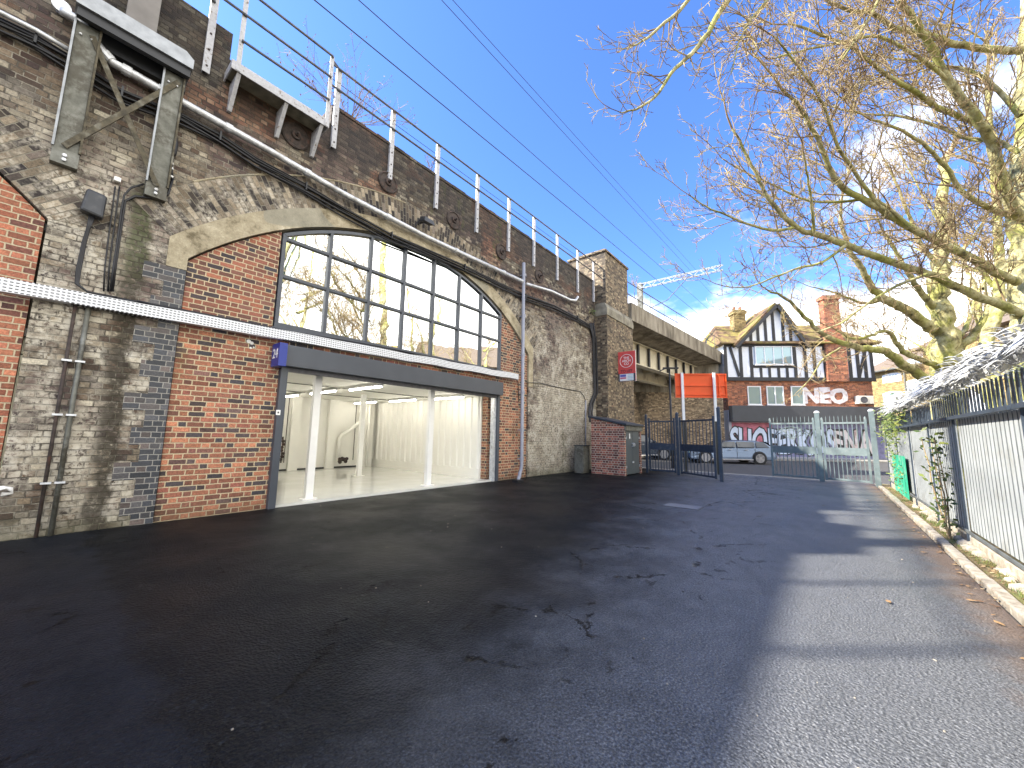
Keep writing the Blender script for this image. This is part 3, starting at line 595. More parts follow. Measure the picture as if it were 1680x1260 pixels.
b=MB(); b.tube([atY(x,y,WY-.12) for x,y in ((-40,-4),(0,20),(60,50),(120,86))],.03,8); b.build('steel_tube',M['galv'],cb,smooth=True)
# downpipe
dp=thing('downpipe','pale grey plastic downpipe standing on the brickwork right of the arched window','drainpipe',(9.7,WY,0))
b=MB(); dy=WY-.14; b.tube([(9.62,dy,7.02),(9.66,dy,.42),(9.63,dy,.26),(9.5,dy-.05,.17),(9.2,dy-.28,.12),(9.05,dy-.36,.09),(9.02,dy-.4,.02)],.055,12); b.build('pipe',M['greypvc'],dp,smooth=True)
for z in (6.6,5.2,3.9,2.7,1.5,.6): b=MB(); b.tube([(9.655,dy,z-.05),(9.655,dy,z+.05)],.068,12); b.box(9.60,9.70,dy,WY,z-.012,z+.012); b.build('socket',M['greypvc'],dp)
b=MB(); b.box(8.82,9.1,dy-.52,dy-.3,-.02,.06); b.build('gully',M['black'],dp)
# bracket frame and mast on the left
bf=thing('mast_bracket','weathered galvanised bracket frame with crossed braces bolted to the wall top left','bracket',(.3,WY,4.8))
for x0 in (-.27,.62):
    b=MB(); yb,yt=WY-.09,WY-.24
    b.add([(x0,yb,4.95),(x0+.21,yb,4.95),(x0+.21,yt,6.72),(x0,yt,6.72),(x0,WY-.01,4.95),(x0+.21,WY-.01,4.95),(x0+.21,WY-.01,6.72),(x0,WY-.01,6.72)],[(0,1,2,3),(4,0,3,7),(1,5,6,2),(3,2,6,7),(0,4,5,1)])
    b.box(x0-.015,x0+.225,WY-.11,WY-.002,4.74,4.95); b.build('leg',M['wgalv'],bf,bevel=.004)
    for xe in (x0-.012,x0+.222): b=MB(); b.bar((xe,yb-.015,4.95),(xe,yt-.015,6.72),.022,.06,(0,1,0)); b.build('flange',M['galvd'] if xe<x0 else M['brace'],bf)  # left lip lighter as the lit side, right darker: shading put into the colour
    b=MB()
    for dz in (4.80,4.86): b.lathe((x0+.1,WY-.11,dz),[(.022,0),(.022,-.03),(0,-.035)],6,'y')
    b.lathe((x0+.05,WY-.23,6.55),[(.014,0),(.014,-.02),(0,-.025)],6,'y'); b.lathe((x0+.15,WY-.23,6.55),[(.014,0),(.014,-.02),(0,-.025)],6,'y'); b.build('bolt',M['galv'],bf)
for a,c in (((-.19,4.98),(.78,6.62)),((-.12,6.6),(.72,4.92))):
    b=MB(); ya=WY-.13 if a[1]<6 else WY-.25; yc=WY-.25 if c[1]>6 else WY-.12; b.bar((a[0],ya,a[1]),(c[0],yc,c[1]),.065,.012,(0,1,0)); b.bar((a[0]+.026,ya+.02,a[1]),(c[0]+.026,yc+.02,c[1]),.012,.045,(0,1,0)); b.build('brace',M['brace'],bf)
b=MB(); 
cp=[(-.30,6.86),(-.30,7.05),(-.24,7.13),(-.13,7.13),(.80,6.98),(.90,6.90),(.90,6.74)]
b.prism([(-.30,6.83),(-.30,6.98),(-.20,7.06),(.80,7.06),(.90,6.98),(.90,6.83)],WY-.42,WY-.405); b.box(-.30,.90,WY-.405,WY-.01,6.83,6.845); b.build('top_channel',M['galvd'],bf)
b=MB(); b.box(-.28,.88,WY-.38,WY-.30,6.70,6.83); b.box(-.28,.88,WY-.12,WY-.02,6.60,6.83); b.build('cross_beam',M['blk'],bf)
ms=thing('overhead_line_mast','grey steel mast rising past the parapet from the galvanised bracket','mast',(.3,WY-.2,6.85))
b=MB(); b.box(.14,.46,WY-.36,WY-.34,6.86,12.6); b.box(.14,.46,WY-.12,WY-.10,6.86,12.6); b.box(.29,.31,WY-.34,WY-.12,6.86,12.6); b.box(.12,.48,WY-.38,WY-.02,6.85,6.88); b.build('column',M['mast'],ms)
# boxes and cables on the pier between the arches
jb=thing('junction_box','dark ribbed cable junction box hanging upside down on the pier at left','junction box',(.14,WY,4.4))
b=MB(); 
b.add([(.03,WY-.02,4.20),(.25,WY-.02,4.16),(.25,WY-.17,4.16),(.03,WY-.17,4.20),(.06,WY-.02,4.56),(.27,WY-.02,4.54),(.25,WY-.14,4.50),(.07,WY-.14,4.53)],[(0,1,2,3),(4,5,6,7),(0,1,5,4),(1,2,6,5),(2,3,7,6),(3,0,4,7)])
b.build('case',M['darkplastic'],jb,bevel=.03)
b=MB(); 
for k in range(3):
    b.tube([(.13+.02*k,WY-.1,4.18),(.13+.008*k,WY-.08,4.02),(.11+.012*k,WY-.04,3.8),(.10+.014*k,WY-.035,3.4),(.11+.01*k,WY-.05,3.22),(.22,WY-.07,3.14),(.5,WY-.08,3.12+.01*k)],.013,6)
b.build('cable',M['black'],jb,smooth=True)
gb=thing('wall_box','small pale grey electrical box with cables below the bracket','junction box',atY(192,297))
p=atY(192,297); b=MB(); b.box(p.x-.035,p.x+.035,WY-.07,WY,p.z-.03,p.z+.035); b.build('case',M['white'],gb,bevel=.008)
b=MB()
for k,(xa) in enumerate((186,193)):
    b.tube([atY(x,y,WY-.03) for x,y in ((xa+3,306),(xa,330),(xa-8,390),(xa-14,440),(xa-16,478))],.01,6)
b.tube([atY(x,y,WY-.03) for x,y in ((284,290),(276,318),(255,326),(222,322),(205,330),(196,390),(190,430),(184,478))],.018,6)
b.tube([atY(x,y,WY-.05) for x,y in ((236,302),(215,308),(204,320),(199,345),(192,400),(186,440),(181,478))],.013,6)
b.build('cable',M['black'],gb,smooth=True)
cj=thing('cable_joint','black ribbed cable joint beside the right bracket leg with white ties','cable joint',atY(284,240))
b=MB(); pts=[atY(x,y,WY-.08) for x,y in ((283,219),(284,222),(286,236),(284,252),(283,256))]; b.tube(pts,[.02,.045,.05,.042,.02],10)
pts=[atY(x,y,WY-.06) for x,y in ((283,255),(281,275),(282,292))]; b.tube(pts,.02,8); b.build('sleeve',M['black'],cj,smooth=True)
b=MB()
for y in (268,276,290): p=atY(281,y,WY-.06); b.tube([p-Vector((0,0,.015)),p+Vector((0,0,.015))],.026,8)
b.build('tie',M['white'],cj)
for nm,(pix,mt,lb,rad) in {'a':([(152,512),(146,600),(133,690),(110,775),(96,880)],M['rust'],'rusty brown conduit on the pier, left one of the two below the tray',.018),'b':([(170,508),(160,600),(148,690),(131,780),(117,878)],M['wgalv'],'thicker grey conduit on the pier, right one of the two below the tray',.025)}.items():
    th=thing('wall_conduit',lb,'conduit',(0,WY,0)); b=MB(); P0=atY(*pix[0],WY-.05); Pn=atY(*pix[-1],WY-.05); dxk={'a':0,'b':.115}[nm]
    b.tube([(.14+dxk,WY-.04,2.98),(.14+dxk,WY-.04,0)],rad,8); b.build('tube',mt,th,smooth=True)
    for z in (.65,1.5,2.2): b=MB(); b.box(.10+dxk,.19+dxk,WY-.07,WY,z-.012,z+.012); b.build('saddle',M['galv'],th)
# bundle end at the far left
th=thing('cable_coil','white and black coiled cable end sticking out of the wall at the far left','cable',atY(8,803)); p=atY(8,803,WY-.06)
b=MB()
for k in range(4): b.tube([Vector((p.x-.2,WY-.01,p.z-.03))+Vector((.02*k,-.02*k,0)),Vector((p.x-.02,WY-.08,p.z+.035))+Vector((.01*k,-.015*k,-.005*k)),Vector((p.x+.05,WY-.06,p.z+.01-.012*k)),Vector((p.x+.06,WY-.05,p.z-.05)),Vector((p.x-.02,WY-.04,p.z-.07+.01*k))],.012,6)
b.build('loops',M['white'],th,smooth=True)
# flood light
fl_=thing('floodlight','dark floodlight aimed down from the wall above the arched window','floodlight',atY(700,365)); p=atY(701,362,WY-.25)
b=MB(); b.add([(p.x-.16,WY-.36,p.z-.10),(p.x+.16,WY-.36,p.z-.10),(p.x+.16,WY-.12,p.z-.02),(p.x-.16,WY-.12,p.z-.02),(p.x-.13,WY-.33,p.z+.03),(p.x+.13,WY-.33,p.z+.03),(p.x+.13,WY-.14,p.z+.1),(p.x-.13,WY-.14,p.z+.1)],[(0,1,2,3),(4,5,6,7),(0,1,5,4),(1,2,6,5),(2,3,7,6),(3,0,4,7)]); b.build('housing',M['darkplastic'],fl_,bevel=.008)
b=MB(); b.bar((p.x,WY-.2,p.z+.02),(p.x-.04,WY,p.z),.05,.03); b.tube([(p.x-.05,WY-.15,p.z),(p.x-.15,WY-.08,p.z-.02),(p.x-.25,WY-.1,p.z-.2)],.012,6); b.build('arm',M['blk'],fl_)
# pattress plates
for (X,Z,lb) in ((2.53,7.0,'round rusty wall anchor plate below the metal platform'),(4.55,7.15,'round dark wall anchor plate next to the tan brick patch left of the floodlight'),(6.61,7.17,'round dark wall anchor plate right of the floodlight'),(8.62,7.05,'round dark wall anchor plate above the right shoulder of the arch'),(10.69,6.96,'round dark wall anchor plate right of the downpipe top')):
    th=thing('anchor_plate',lb,'anchor plate',(X,WY,Z),0,'iron anchor plates along the viaduct'); b=MB()
    b.lathe((X,WY,Z),[(.25,0),(.25,-.03),(.225,-.045),(.20,-.02),(.09,-.03),(.08,-.07),(.0,-.072)],28,'y'); b.build('disc',M['rust'],th,smooth=False)
    b=MB(); b.lathe((X,WY-.06,Z),[(.035,0),(.035,-.05),(.02,-.05),(.02,-.1),(0,-.1)],6,'y'); b.build('nut',M['rust'],th)
# number sign 24
def text(body,size,mat,name,parent,loc,rot,bold=0,ext=.002,align='CENTER',shear=0,sx=1):
    cu=bpy.data.curves.new(name,'FONT'); cu.body=body; cu.size=size; cu.align_x=align; cu.align_y='CENTER'; cu.offset=bold; cu.extrude=ext; cu.shear=shear
    o=bpy.data.objects.new('tmp',cu); col.objects.link(o); dg=bpy.context.evaluated_depsgraph_get(); dg.update()
    me=bpy.data.meshes.new_from_object(o.evaluated_get(dg)); bpy.data.objects.remove(o)
    mt=Matrix.Translation(loc)@Euler(rot).to_matrix().to_4x4()@Matrix.Diagonal((sx,1,1,1)); me.transform(mt)
    if parent is not None:
        og,rz=ORG[parent]; me.transform(Matrix.Rotation(-rz,4,'Z')@Matrix.Translation(-og))
    me.materials.clear(); me.materials.append(mat)
    ob=bpy.data.objects.new(name,me); col.objects.link(ob); ob.parent=parent; ORG[ob]=ORG.get(parent,(Vector((0,0,0)),0)); return ob
sg=thing('number_sign','blue projecting sign reading 24 on the wall at the left end of the shutter box','sign',(2.5,WY,2.5))
b=MB(); b.box(2.50,2.63,WY-.34,WY,2.46,2.87); b.build('sign_box',M['blueS'],sg,bevel=.005)
text('24',.24,M['white'],'lettering',sg,(2.498,WY-.17,2.68),(R(90),0,R(-90)),bold=.002)
th=thing('door_label','small white square label on the left door jamb','label',(2.7,WY,1.7)); b=MB(); b.box(2.64,2.71,WY-.062,WY-.052,1.62,1.71); b.build('plate',M['white'],th); b=MB(); b.box(2.663,2.687,WY-.065,WY-.062,1.65,1.68); b.build('print',M['blk'],th)
# thin conduit right pier
th=thing('pale_conduit','thin pale vertical conduit on the pale brickwork above the grey cabinet','conduit',(13.0,WY,1.0)); b=MB(); pa=atY(961,657,WY-.04); pb=atY(961,740,WY-.04); b.tube([pa,pb],.022,8); b.build('tube',M['greypvc'],th,smooth=True)
b=MB(); b.tube([atY(x,y,WY-.02) for x,y in ((862,628),(885,628),(905,633),(940,640),(952,642),(958,650),(961,658))],.012,6); b.build('cable',M['black'],th,smooth=True)
b=MB(); b.tube([atY(x,y,WY-.02) for x,y in ((833,614),(845,618),(850,628),(851,660))],.012,6); th=thing('cable_tail','black cable curling off the end of the white cable tray','cable',(9.4,WY,3.1)); b.build('cable_run',M['black'],th,smooth=True)
# ------------------------------------------------------------------ railings on the parapet
rl_=thing('parapet_railing','white painted railing of flat posts and two dark rails along the viaduct parapet','railing',(0,WY,7.2)); RY=WY-.06
pxs=[-3.3,-1.75,1.10]+[3.23,4.57,5.95,7.47,8.93,10.32,11.84,13.40,14.80]
for X in pxs:
    b=MB(); b.box(X-.05,X+.05,RY-.008,RY+.006,7.18,9.02); b.box(X-.05,X-.038,RY+.006,RY+.055,7.18,9.02); b.build('post',M['railpaint'],rl_)
b=MB()
for z in (8.98,8.5): b.tube([(-3.3,RY-.03,z),(1.1,RY-.03,z)],.024,8); b.tube([(3.0,RY-.03,z),(14.8,RY-.03,z)],.024,8); b.tube([(14.8,RY-.03,z),(PX0+.4,RY-.6 if False else RY-.03,z)],.024,8)
b.build('rail',M['darkrail'],rl_,smooth=True)
for X in pxs:
    for z in (7.3,7.6,7.9): b=MB(); b.lathe((X,RY-.008,z),[(.017,0),(.017,-.012),(0,-.014)],6,'y'); b.build('bolt',M['rust'],rl_)
pf=thing('access_platform','small white steel platform with rusty brackets and its own handrail beside the parapet','platform',(2.2,WY,7.3)); fy=WY-.42
pa=atY(381,97,fy); pb=atY(541,195,fy)
x0,x1=pa.x,pb.x; zf=7.36
b=MB(); b.box(x0,x1,fy,fy+.02,zf-.11,zf+.05); b.box(x0,x0+.02,fy+.02,WY,zf-.11,zf+.05); b.box(x1-.02,x1,fy+.02,WY,zf-.11,zf+.05); b.build('fascia',M['railpaint'],pf)
b=MB(); b.box(x0+.02,x1-.02,fy+.02,WY+.6,zf-.03,zf+.0); b.build('deck_plate',M['cap'],pf)
for X in (x0+.12,(x0+x1)/2+.05,x1-.12):
    b=MB(); b.prism([(fy+.03,zf-.11),(WY-.002,zf-.11),(WY-.002,zf-.62),(WY-.06,zf-.62)],X-.03,X+.03,'x'); b.build('gusset',M['railpaint'],pf)
for X in (x0+.09,x1-.05):
    b=MB(); b.box(X-.035,X+.035,fy-.008,fy,zf-.1,zf+1.45); b.build('post',M['railpaint'],pf)
b=MB()
for z in (.45,.95,1.42): b.tube([(x0+.09,fy-.03,zf+z),(x1-.05,fy-.03,zf+z)]+([(x1-.02,fy+.05,zf+z),(3.2,RY-.03,8.98)] if z>1.4 else []),.022,8)
b.tube([(-1,fy-.03,zf+1.42),(x0+.09,fy-.03,zf+1.42)],.022,8); b.tube([(-1,fy-.03,zf+.95),(x0+.09,fy-.03,zf+.95)],.022,8)
b.build('handrail',M['darkrail'],pf,smooth=True)
# ------------------------------------------------------------------ bridge over the road
BH=R(-4.5); bd=Vector((math.cos(BH),math.sin(BH),0)); bn=Vector((-bd.y,bd.x,0)); BP=Vector((17.86,7.08,0))
br=thing('railway_bridge','concrete edged railway bridge with ivory riveted girder spanning the street','bridge',BP,BH)
BL=15.6
b=MB(); b.box(-.0,BL,0,.28,7.02,7.93); b.build('edge_beam',M['bconc'],br,local=True,bevel=.01)
b=MB(); b.add([(0,.28,7.05),(BL,.28,7.05),(BL,1.75,6.78),(0,1.75,6.78),(0,.28,7.4),(BL,.28,7.4),(BL,1.75,7.4),(0,1.75,7.4)],[(0,3,2,1),(4,5,6,7),(0,1,5,4),(1,2,6,5),(2,3,7,6),(3,0,4,7)]); b.box(0,BL,1.75,10,6.9,7.4); b.build('deck',M['bconc'],br,local=True)
b=MB(); b.box(0,BL,1.62,1.66,5.52,6.78); b.box(0,BL,1.42,1.86,6.74,6.78); b.box(0,BL,1.40,1.88,5.48,5.53); b.build('girder',M['ivory'],br,local=True)
b=MB(); b.box(0,BL,3.2,3.24,5.2,6.9); b.box(0,BL,3.0,3.44,5.15,5.2); b.box(0,BL,5.2,5.24,5.2,6.9); b.box(0,BL,5.0,5.44,5.15,5.2)
for i in range(1,8): b.box(i*2-.06,i*2+.06,1.67,5.2,5.7,6.3)
b.build('inner_girder',M['ivory'],br,local=True)
for i in range(1,11):
    b=MB(); X=i*1.45+.9; b.box(X-.015,X+.015,1.50,1.60,5.54,6.73); b.box(X-.1,X+.1,1.48,1.50,5.54,6.73); b.build('stiffener',M['blk'],br,local=True)
b=MB()
for z in (8.35,8.98): b.tube([(-.5,.12,z),(BL,.12,z)],.024,6)
for i in range(9): b.tube([(.6+i*1.85,.12,7.93),(.6+i*1.85,.12,8.98)],.014,6)
b.build('handrail',M['darkrail'],br,local=True)
# ------------------------------------------------------------------ house frame
HH=R(-55.7); hu=Vector((math.cos(HH),math.sin(HH),0)); hn=Vector((-hu.y,hu.x,0))
HP=dep(1192,722,28.3); HP.z=0
def HL(x,y,t=0.):
    P=HP+hn*t; q=hitp(x,y,P,hn); return ((q-HP).dot(hu),q.z)
# abutment: left continuation of the house line, under the bridge
ab=thing('bridge_abutment','tall stained brick abutment wall under the far end of the bridge','abutment',HP,HH)
sL=HL(985,700)[0]
b=MB(); b.box(sL,-.1,.0,1.2,-.1,HL(1100,646)[1]+.1); b.build('wall',M['abut'],ab,local=True)
b=MB(); b.box(sL,-.1,-.06,1.25,HL(1100,646)[1]+.1,HL(1100,630)[1]); b.box(-4.4,-.1,.4,2,HL(1100,630)[1],7.0); b.build('bearing_shelf',M['bconc'],ab,local=True,bevel=.02)
b=MB(); q=atZ(1300,757,-.1); b.box(-30,40,-1.7,-.0,-.11,.02); b.v=[tuple(HP+hu*v[0]+hn*v[1]+Vector((0,0,v[2]))) for v in b.v]; tag(b.build('pavement',M['paving'],bevel=.02),kind='structure')
# black post beside the abutment
# ------------------------------------------------------------------ half timbered house
hs=thing('timbered_house','black and white half timbered house with gable, mossy tiled roof and brick chimney','house',HP,HH)
def S(x,y=620,t=0.): return HL(x,y,t)[0]
def Z(y,x=1300): return HL(x,y)[1]
s0,s1=S(1190),S(1434); zE=Z(563); zB=Z(625); zF=Z(667); zF2=Z(693); DH=6.0
M['render']=plain('white_render',(.78,.78,.76),.8,0,var=.05); M['timber']=plain('black_timber',(.02,.02,.022),.6,0,var=.4,scale=8)
b=MB(); b.box(s0+.12,s1-.15,.05,DH,zF-.3,zB); b.build('brick_storey',M['hbrick'],hs,local=True)
b=MB(); b.box(s0,s1,-.08,DH,zB,zE); b.build('upper_wall',M['render'],hs,local=True)
b=MB(); b.box(s0+.1,s1+.9,.1,DH,-.1,zF-.3); gw=b.build('ground_storey',plain('grey_painted_wall',(.42,.42,.44),.7,0,var=.15,scale=1),hs,local=True)
b=MB(); b.box(s0+.15,S(1452),-.45,.1,zF2,zF); b.build('fascia_box',plain('charcoal_fascia',(.05,.055,.062),.5,0,var=.1,scale=2),hs,local=True,bevel=.02)
# timbers
tf=[]
b=MB(); y0,y1=-.13,-.082
b.box(s0-.02,s1+.02,y0,y1,zE-.28,zE); b.box(s0-.02,s1+.02,y0-.01,y1,zB-.02,zB+.25)
def vt(x,w=.11,za=None,zb=None):
    s=S(x); b.box(s-w,s+w,y0+.004,y1,(za if za is not None else zB+.25),(zb if zb is not None else zE-.28))
for x in (1191,1216,1233,1305,1322,1337,1354,1395,1408,1420,1431): vt(x)
for x in (1248,1262,1277,1291): vt(x,.09,zB+.25,Z(602))
b.box(S(1233),S(1305),y0+.006,y1,Z(604),Z(599))
b.bar((S(1199),y0+.02,zE-.3),(S(1212),y0+.02,zB+.3),.2,.04,(0,1,0)); b.bar((S(1408),y0+.02,zB+.3),(S(1424),y0+.02,zE-.3),.2,.04,(0,1,0))
b.build('timber_frame',M['timber'],hs,local=True)
# gable
ga=(S(1268,505),Z(503,1268)); gl=(S(1213),zE-.02); gr_=(S(1318),zE-.02)
b=MB(); b.prism([gl,gr_,ga],-.16,2.5); b.build('gable_wall',M['render'],hs,local=True)
b=MB()
for x in (1234,1246,1259,1272,1288,1300):
    s=S(x); f=(s-gl[0])/(ga[0]-gl[0]) if s<ga[0] else (gr_[0]-s)/(gr_[0]-ga[0]); b.box(s-.1,s+.1,-.2,-.161,zE,zE+(ga[1]-zE)*f-.18)
b.box(gl[0]-.1,gr_[0]+.1,-.21,-.162,zE-.27,zE+.0)
b.build('gable_studs',M['timber'],hs,local=True)
zR=Z(519); 
b=MB()   # gable roof planes with thickness
for a,c in ((gl,ga),(ga,gr_)):
    dv=Vector((c[0]-a[0],c[1]-a[1])).normalized(); nn=Vector((-dv.y,dv.x)); e=.5
    A=(a[0]-(dv.x*e if a is gl else 0),a[1]-(dv.y*e if a is gl else 0)); C=(c[0]+(dv.x*e if c is gr_ else 0),c[1]+(dv.y*e if c is gr_ else 0))
    b.prism([A,C,(C[0]+nn.x*.2,C[1]+nn.y*.2),(A[0]+nn.x*.2,A[1]+nn.y*.2)],-.55,3.2)
b.build('gable_roof',M['tile'],hs,local=True)
b=MB()
for a,c in ((gl,ga),(ga,gr_)):
    dv=Vector((c[0]-a[0],c[1]-a[1])).normalized(); e=.5
    A=(a[0]-(dv.x*e if a is gl else 0),a[1]-(dv.y*e if a is gl else 0)); C=(c[0]+(dv.x*e if c is gr_ else 0),c[1]+(dv.y*e if c is gr_ else 0))
    b.bar((A[0],-.57,A[1]-.06),(C[0],-.57,C[1]-.06),.05,.22,(0,0,1))
b.build('bargeboard',M['timber'],hs,local=True)
# main roof, hipped both ends
e=.45; rA=S(1206); rB=S(1404); yr=3.0
v=[(s0-e,-e,zE-.05),(s1+e,-e,zE-.05),(s1+e,DH+e,zE-.05),(s0-e,DH+e,zE-.05),(rA,yr,zR+.15),(rB,yr,zR+.15)]
b=MB(); b.add(v,[(0,1,5,4),(1,2,5),(2,3,4,5),(3,0,4)]); b.add([(p[0],p[1],zE-.12) for p in v[:4]],[(3,2,1,0)]); b.add([(p[0],p[1],z) for z in (zE-.12,zE-.05) for p in v[:4]],[(0,1,5,4),(1,2,6,5),(2,3,7,6),(3,0,4,7)]); rf=b.build('roof',M['tile'],hs,local=True)
def chim(xa,xb,ya,yb,t0,t1,pots):
    b=MB(); a,c=S(xa,500,t0),S(xb,500,t0); zt=HL((xa+xb)/2,ya,t0)[1]; zb=Z(yb,(xa+xb)/2); b.box(a,c,t0,t1,zb,zt-.35); b.box(a-.08,c+.08,t0-.08,t1+.08,zt-.35,zt-.1); b.box(a,c,t0,t1,zt-.1,zt); o=b.build('chimney',M['hbrick'] if not pots else M['ybrick'],rf,local=True)
    b=MB()
    for i in range(pots): b.lathe((a+(c-a)*(i+.5)/pots,(t0+t1)/2,zt),[(.13,0),(.11,.3),(.13,.32),(.0,.32)],10)
    if pots: b.build('chimney_pot',M['hbrick'],o,local=True)
chim(1351,1377,484,600,-.3,.25,0); chim(1203,1222,508,535,1.6,2.4,2)
b=MB(); q1,q2,q3,q4=S(1357,600,-.3),S(1391,600,-.3),S(1378,550,-.3),S(1351,550,-.3); b.box(q1,q2,-.32,-.08,zB-.05,Z(560)); b.prism([(q1,Z(560)),(q2,Z(560)),(q3,Z(548)),(q4,Z(548))],-.31,.1); b.build('chimney_breast',M['hbrick'],hs,local=True)
def hwin(xa,xb,ya,yb,lights,y,name='window'):
    a,c,zt,zb=S(xa),S(xb),Z(ya,(xa+xb)/2),Z(yb,(xa+xb)/2); b=MB(); w=.07
    b.box(a,c,y-.06,y,zb,zb+w); b.box(a,c,y-.06,y,zt-w,zt)
    for i in range(lights+1):
        s=a+(c-a-w)*i/lights; b.box(s,s+w,y-.058,y-.002,zb+w,zt-w)
    b.box(a-.05,c+.05,y-.1,y,zb-.06,zb-.001)
    o=b.build(name,M['white'],hs,local=True); q=MB(); q.box(a+w*.5,c-w*.5,y-.03,y-.02,zb+w*.5,zt-w*.5); q.build('pane',M['glass'],o,local=True)
hwin(1239,1300,569,599,4,-.14); hwin(1225,1247,633.5,664,1,.045); hwin(1256,1284,633.5,664,2,.045); hwin(1296,1317,633.5,664,1,.045)
b=MB(); b.box(S(1399),S(1425),-.3,.04,Z(665,1412),Z(650,1412)); ac=b.build('air_conditioner',M['white'],None,bevel=0); bpy.data.objects.remove(ac)
ac=thing('air_conditioner','cream air conditioning unit on the brick wall above the black fascia','air conditioner',HP,HH); b=MB(); b.box(S(1399),S(1424),-.32,.04,Z(663,1412),Z(650,1412)); b.build('case',M['cream'],ac,local=True,bevel=.03)
b=MB(); b.lathe((S(1408),-.32,Z(656.5,1410)),[(.24,0),(.24,-.02),(.2,-.02),(.2,-.005),(0,-.005)],20,'y'); b.build('fan_grille',M['darkrail'],ac,local=True)
M['spray']=plain('white_spray_paint',(.74,.68,.64),.7,0,var=.12,scale=3,dirt=((.42,.22,.15),2.2,.85)); M['sprayblue']=plain('pale_blue_spray_paint',(.62,.70,.80),.7,0,var=.06); M['sprayred']=plain('pink_spray_paint',(.5,.16,.2),.7,0,var=.3); M['sprayvio']=plain('violet_spray_paint',(.22,.22,.34),.7,0,var=.3)
def htext(body,xa,xb,ya,yb,mat,y,name,parent,bold=0):
    cu=bpy.data.curves.new(name,'FONT'); cu.body=body; cu.size=1; cu.offset=bold; cu.extrude=.004; cu.resolution_u=3
    o=bpy.data.objects.new('tmp',cu); col.objects.link(o); dg=bpy.context.evaluated_depsgraph_get(); dg.update(); me=bpy.data.meshes.new_from_object(o.evaluated_get(dg)); bpy.data.objects.remove(o)
    xs_=[v.co.x for v in me.vertices]; ys_=[v.co.y for v in me.vertices]
    a,c,zt,zb=S(xa,700),S(xb,700),Z(ya,(xa+xb)/2),Z(yb,(xa+xb)/2)
    for v in me.vertices:
        X=(v.co.x-min(xs_))/(max(xs_)-min(xs_)); Y=(v.co.y-min(ys_))/(max(ys_)-min(ys_)); d=v.co.z
        wob=.035*math.sin(X*23)+.02*math.sin(X*57+Y*4)
        v.co=(a+(c-a)*(X+.004*math.sin(Y*9)),y-d,zb+(zt-zb)*(Y+wob))
    me.materials.clear(); me.materials.append(mat); ob=bpy.data.objects.new(name,me); col.objects.link(ob); ob.parent=parent; ORG[ob]=ORG[parent]; return ob
htext('NEO',1322,1397,636,663,M['spray'],.035,'painted_lettering',hs,.06)
g1_=thing('graffiti_mural','large bubble letter graffiti in white and black along the street wall','graffiti',HP,HH)
b=MB(); zt=Z(694,1320)-.02
b.box(S(1197),S(1262),.094,.098,.1,zt); b.build('pink_background',M['sprayred'],g1_,local=True)
b=MB(); b.box(S(1262),S(1440),.093,.098,.1,zt); b.build('violet_background',M['sprayvio'],g1_,local=True)
htext('SUOFERKOS',1196,1372,701,747,M['blk'],.088,'letter_outline',g1_,.10); htext('SUOFERKOS',1197.5,1370.5,703,745,M['sprayblue'],.080,'lettering',g1_,.035)
htext('ENA',1366,1434,704,748,M['blk'],.088,'letter_outline',g1_,.10); htext('ENA',1367,1433,706,746,M['spray'],.080,'lettering',g1_,.035)
# ------------------------------------------------------------------ yellow building right of the house
def framed(x,y,d,h): P=dep(x,y,d); P.z=0; u=Vector((math.cos(h),math.sin(h),0)); n=Vector((-u.y,u.x,0)); return P,u,n,(lambda px,py,P=P,u=u,n=n:((lambda q:((q-P).dot(u),q.z))(hitp(px,py,P,n))))
P2,u2,n2,YL=framed(1430,722,37,R(218))
yb=thing('yellow_brick_building','yellow brick building with brown roof and white arched windows behind the trees','building',P2,R(218))
a=YL(1500,610); ze=YL(1460,607)[1]
b=MB(); sE=YL(1545,640)[0]; b.box(0,sE,0,9,-.1,ze); b.build('wall',M['ybrick'],yb,local=True)
b=MB(); zr_=YL(1480,568)[1]; zr_=ze+2.6
b.add([(-.4,-.5,ze-.05),(sE+.4,-.5,ze-.05),(sE+.4,9.5,ze-.05),(-.4,9.5,ze-.05),(-.4,4.5,zr_),(sE+.4,4.5,zr_)],[(0,1,5,4),(1,2,5),(2,3,4,5),(3,0,4),(0,3,2,1)]); b.build('roof',M['slate'],yb,local=True)
M['wframe']=plain('white_window_timber',(.82,.82,.80),.5,0,var=.02)
def ywin(o,LF_,xa,xb,ya,yb_,nc,nr,arch=True):
    p0=LF_(xa,yb_); p1=LF_(xb,ya); a,c,zb,zt=p0[0],p1[0],(p0[1]+LF_(xb,yb_)[1])/2,(p1[1]+LF_(xa,ya)[1])/2
    b=MB(); top=[(c,zt-.12)]+[(c-(c-a)*k/8,zt-.12+.12*math.sin(math.pi*k/8)) for k in range(1,8)]+[(a,zt-.12)] if arch else [(c,zt),(a,zt)]
    b.prism([(a,zb),(c,zb)]+top,-.05,.02); w=b.build('window',M['wframe'],o,local=True)
    q=MB(); dx=(c-a)/nc; dz=(zt-.25-zb)/nr
    for i in range(nc):
        for j in range(nr): q.box(a+dx*(i+.2),a+dx*(i+.8),-.056,-.051,zb+.1+dz*(j+.15),zb+.1+dz*(j+.85))
    q.build('pane',M['glass'],w,local=True)
for w in ((1451,1480,642,664),(1490,1525,621,644),(1449,1479,612,627),(1490,1520,586,600)): ywin(yb,YL,*w,6,4)
b=MB(); b.tube([(YL(1486,620)[0],-.1,ze),(YL(1486,620)[0],-.1,0)],.07,8); b.tube([(-.4,-.6,ze-.05),(sE+.4,-.6,ze-.05)],.08,8); b.build('gutter',M['wgalv'],yb,local=True)
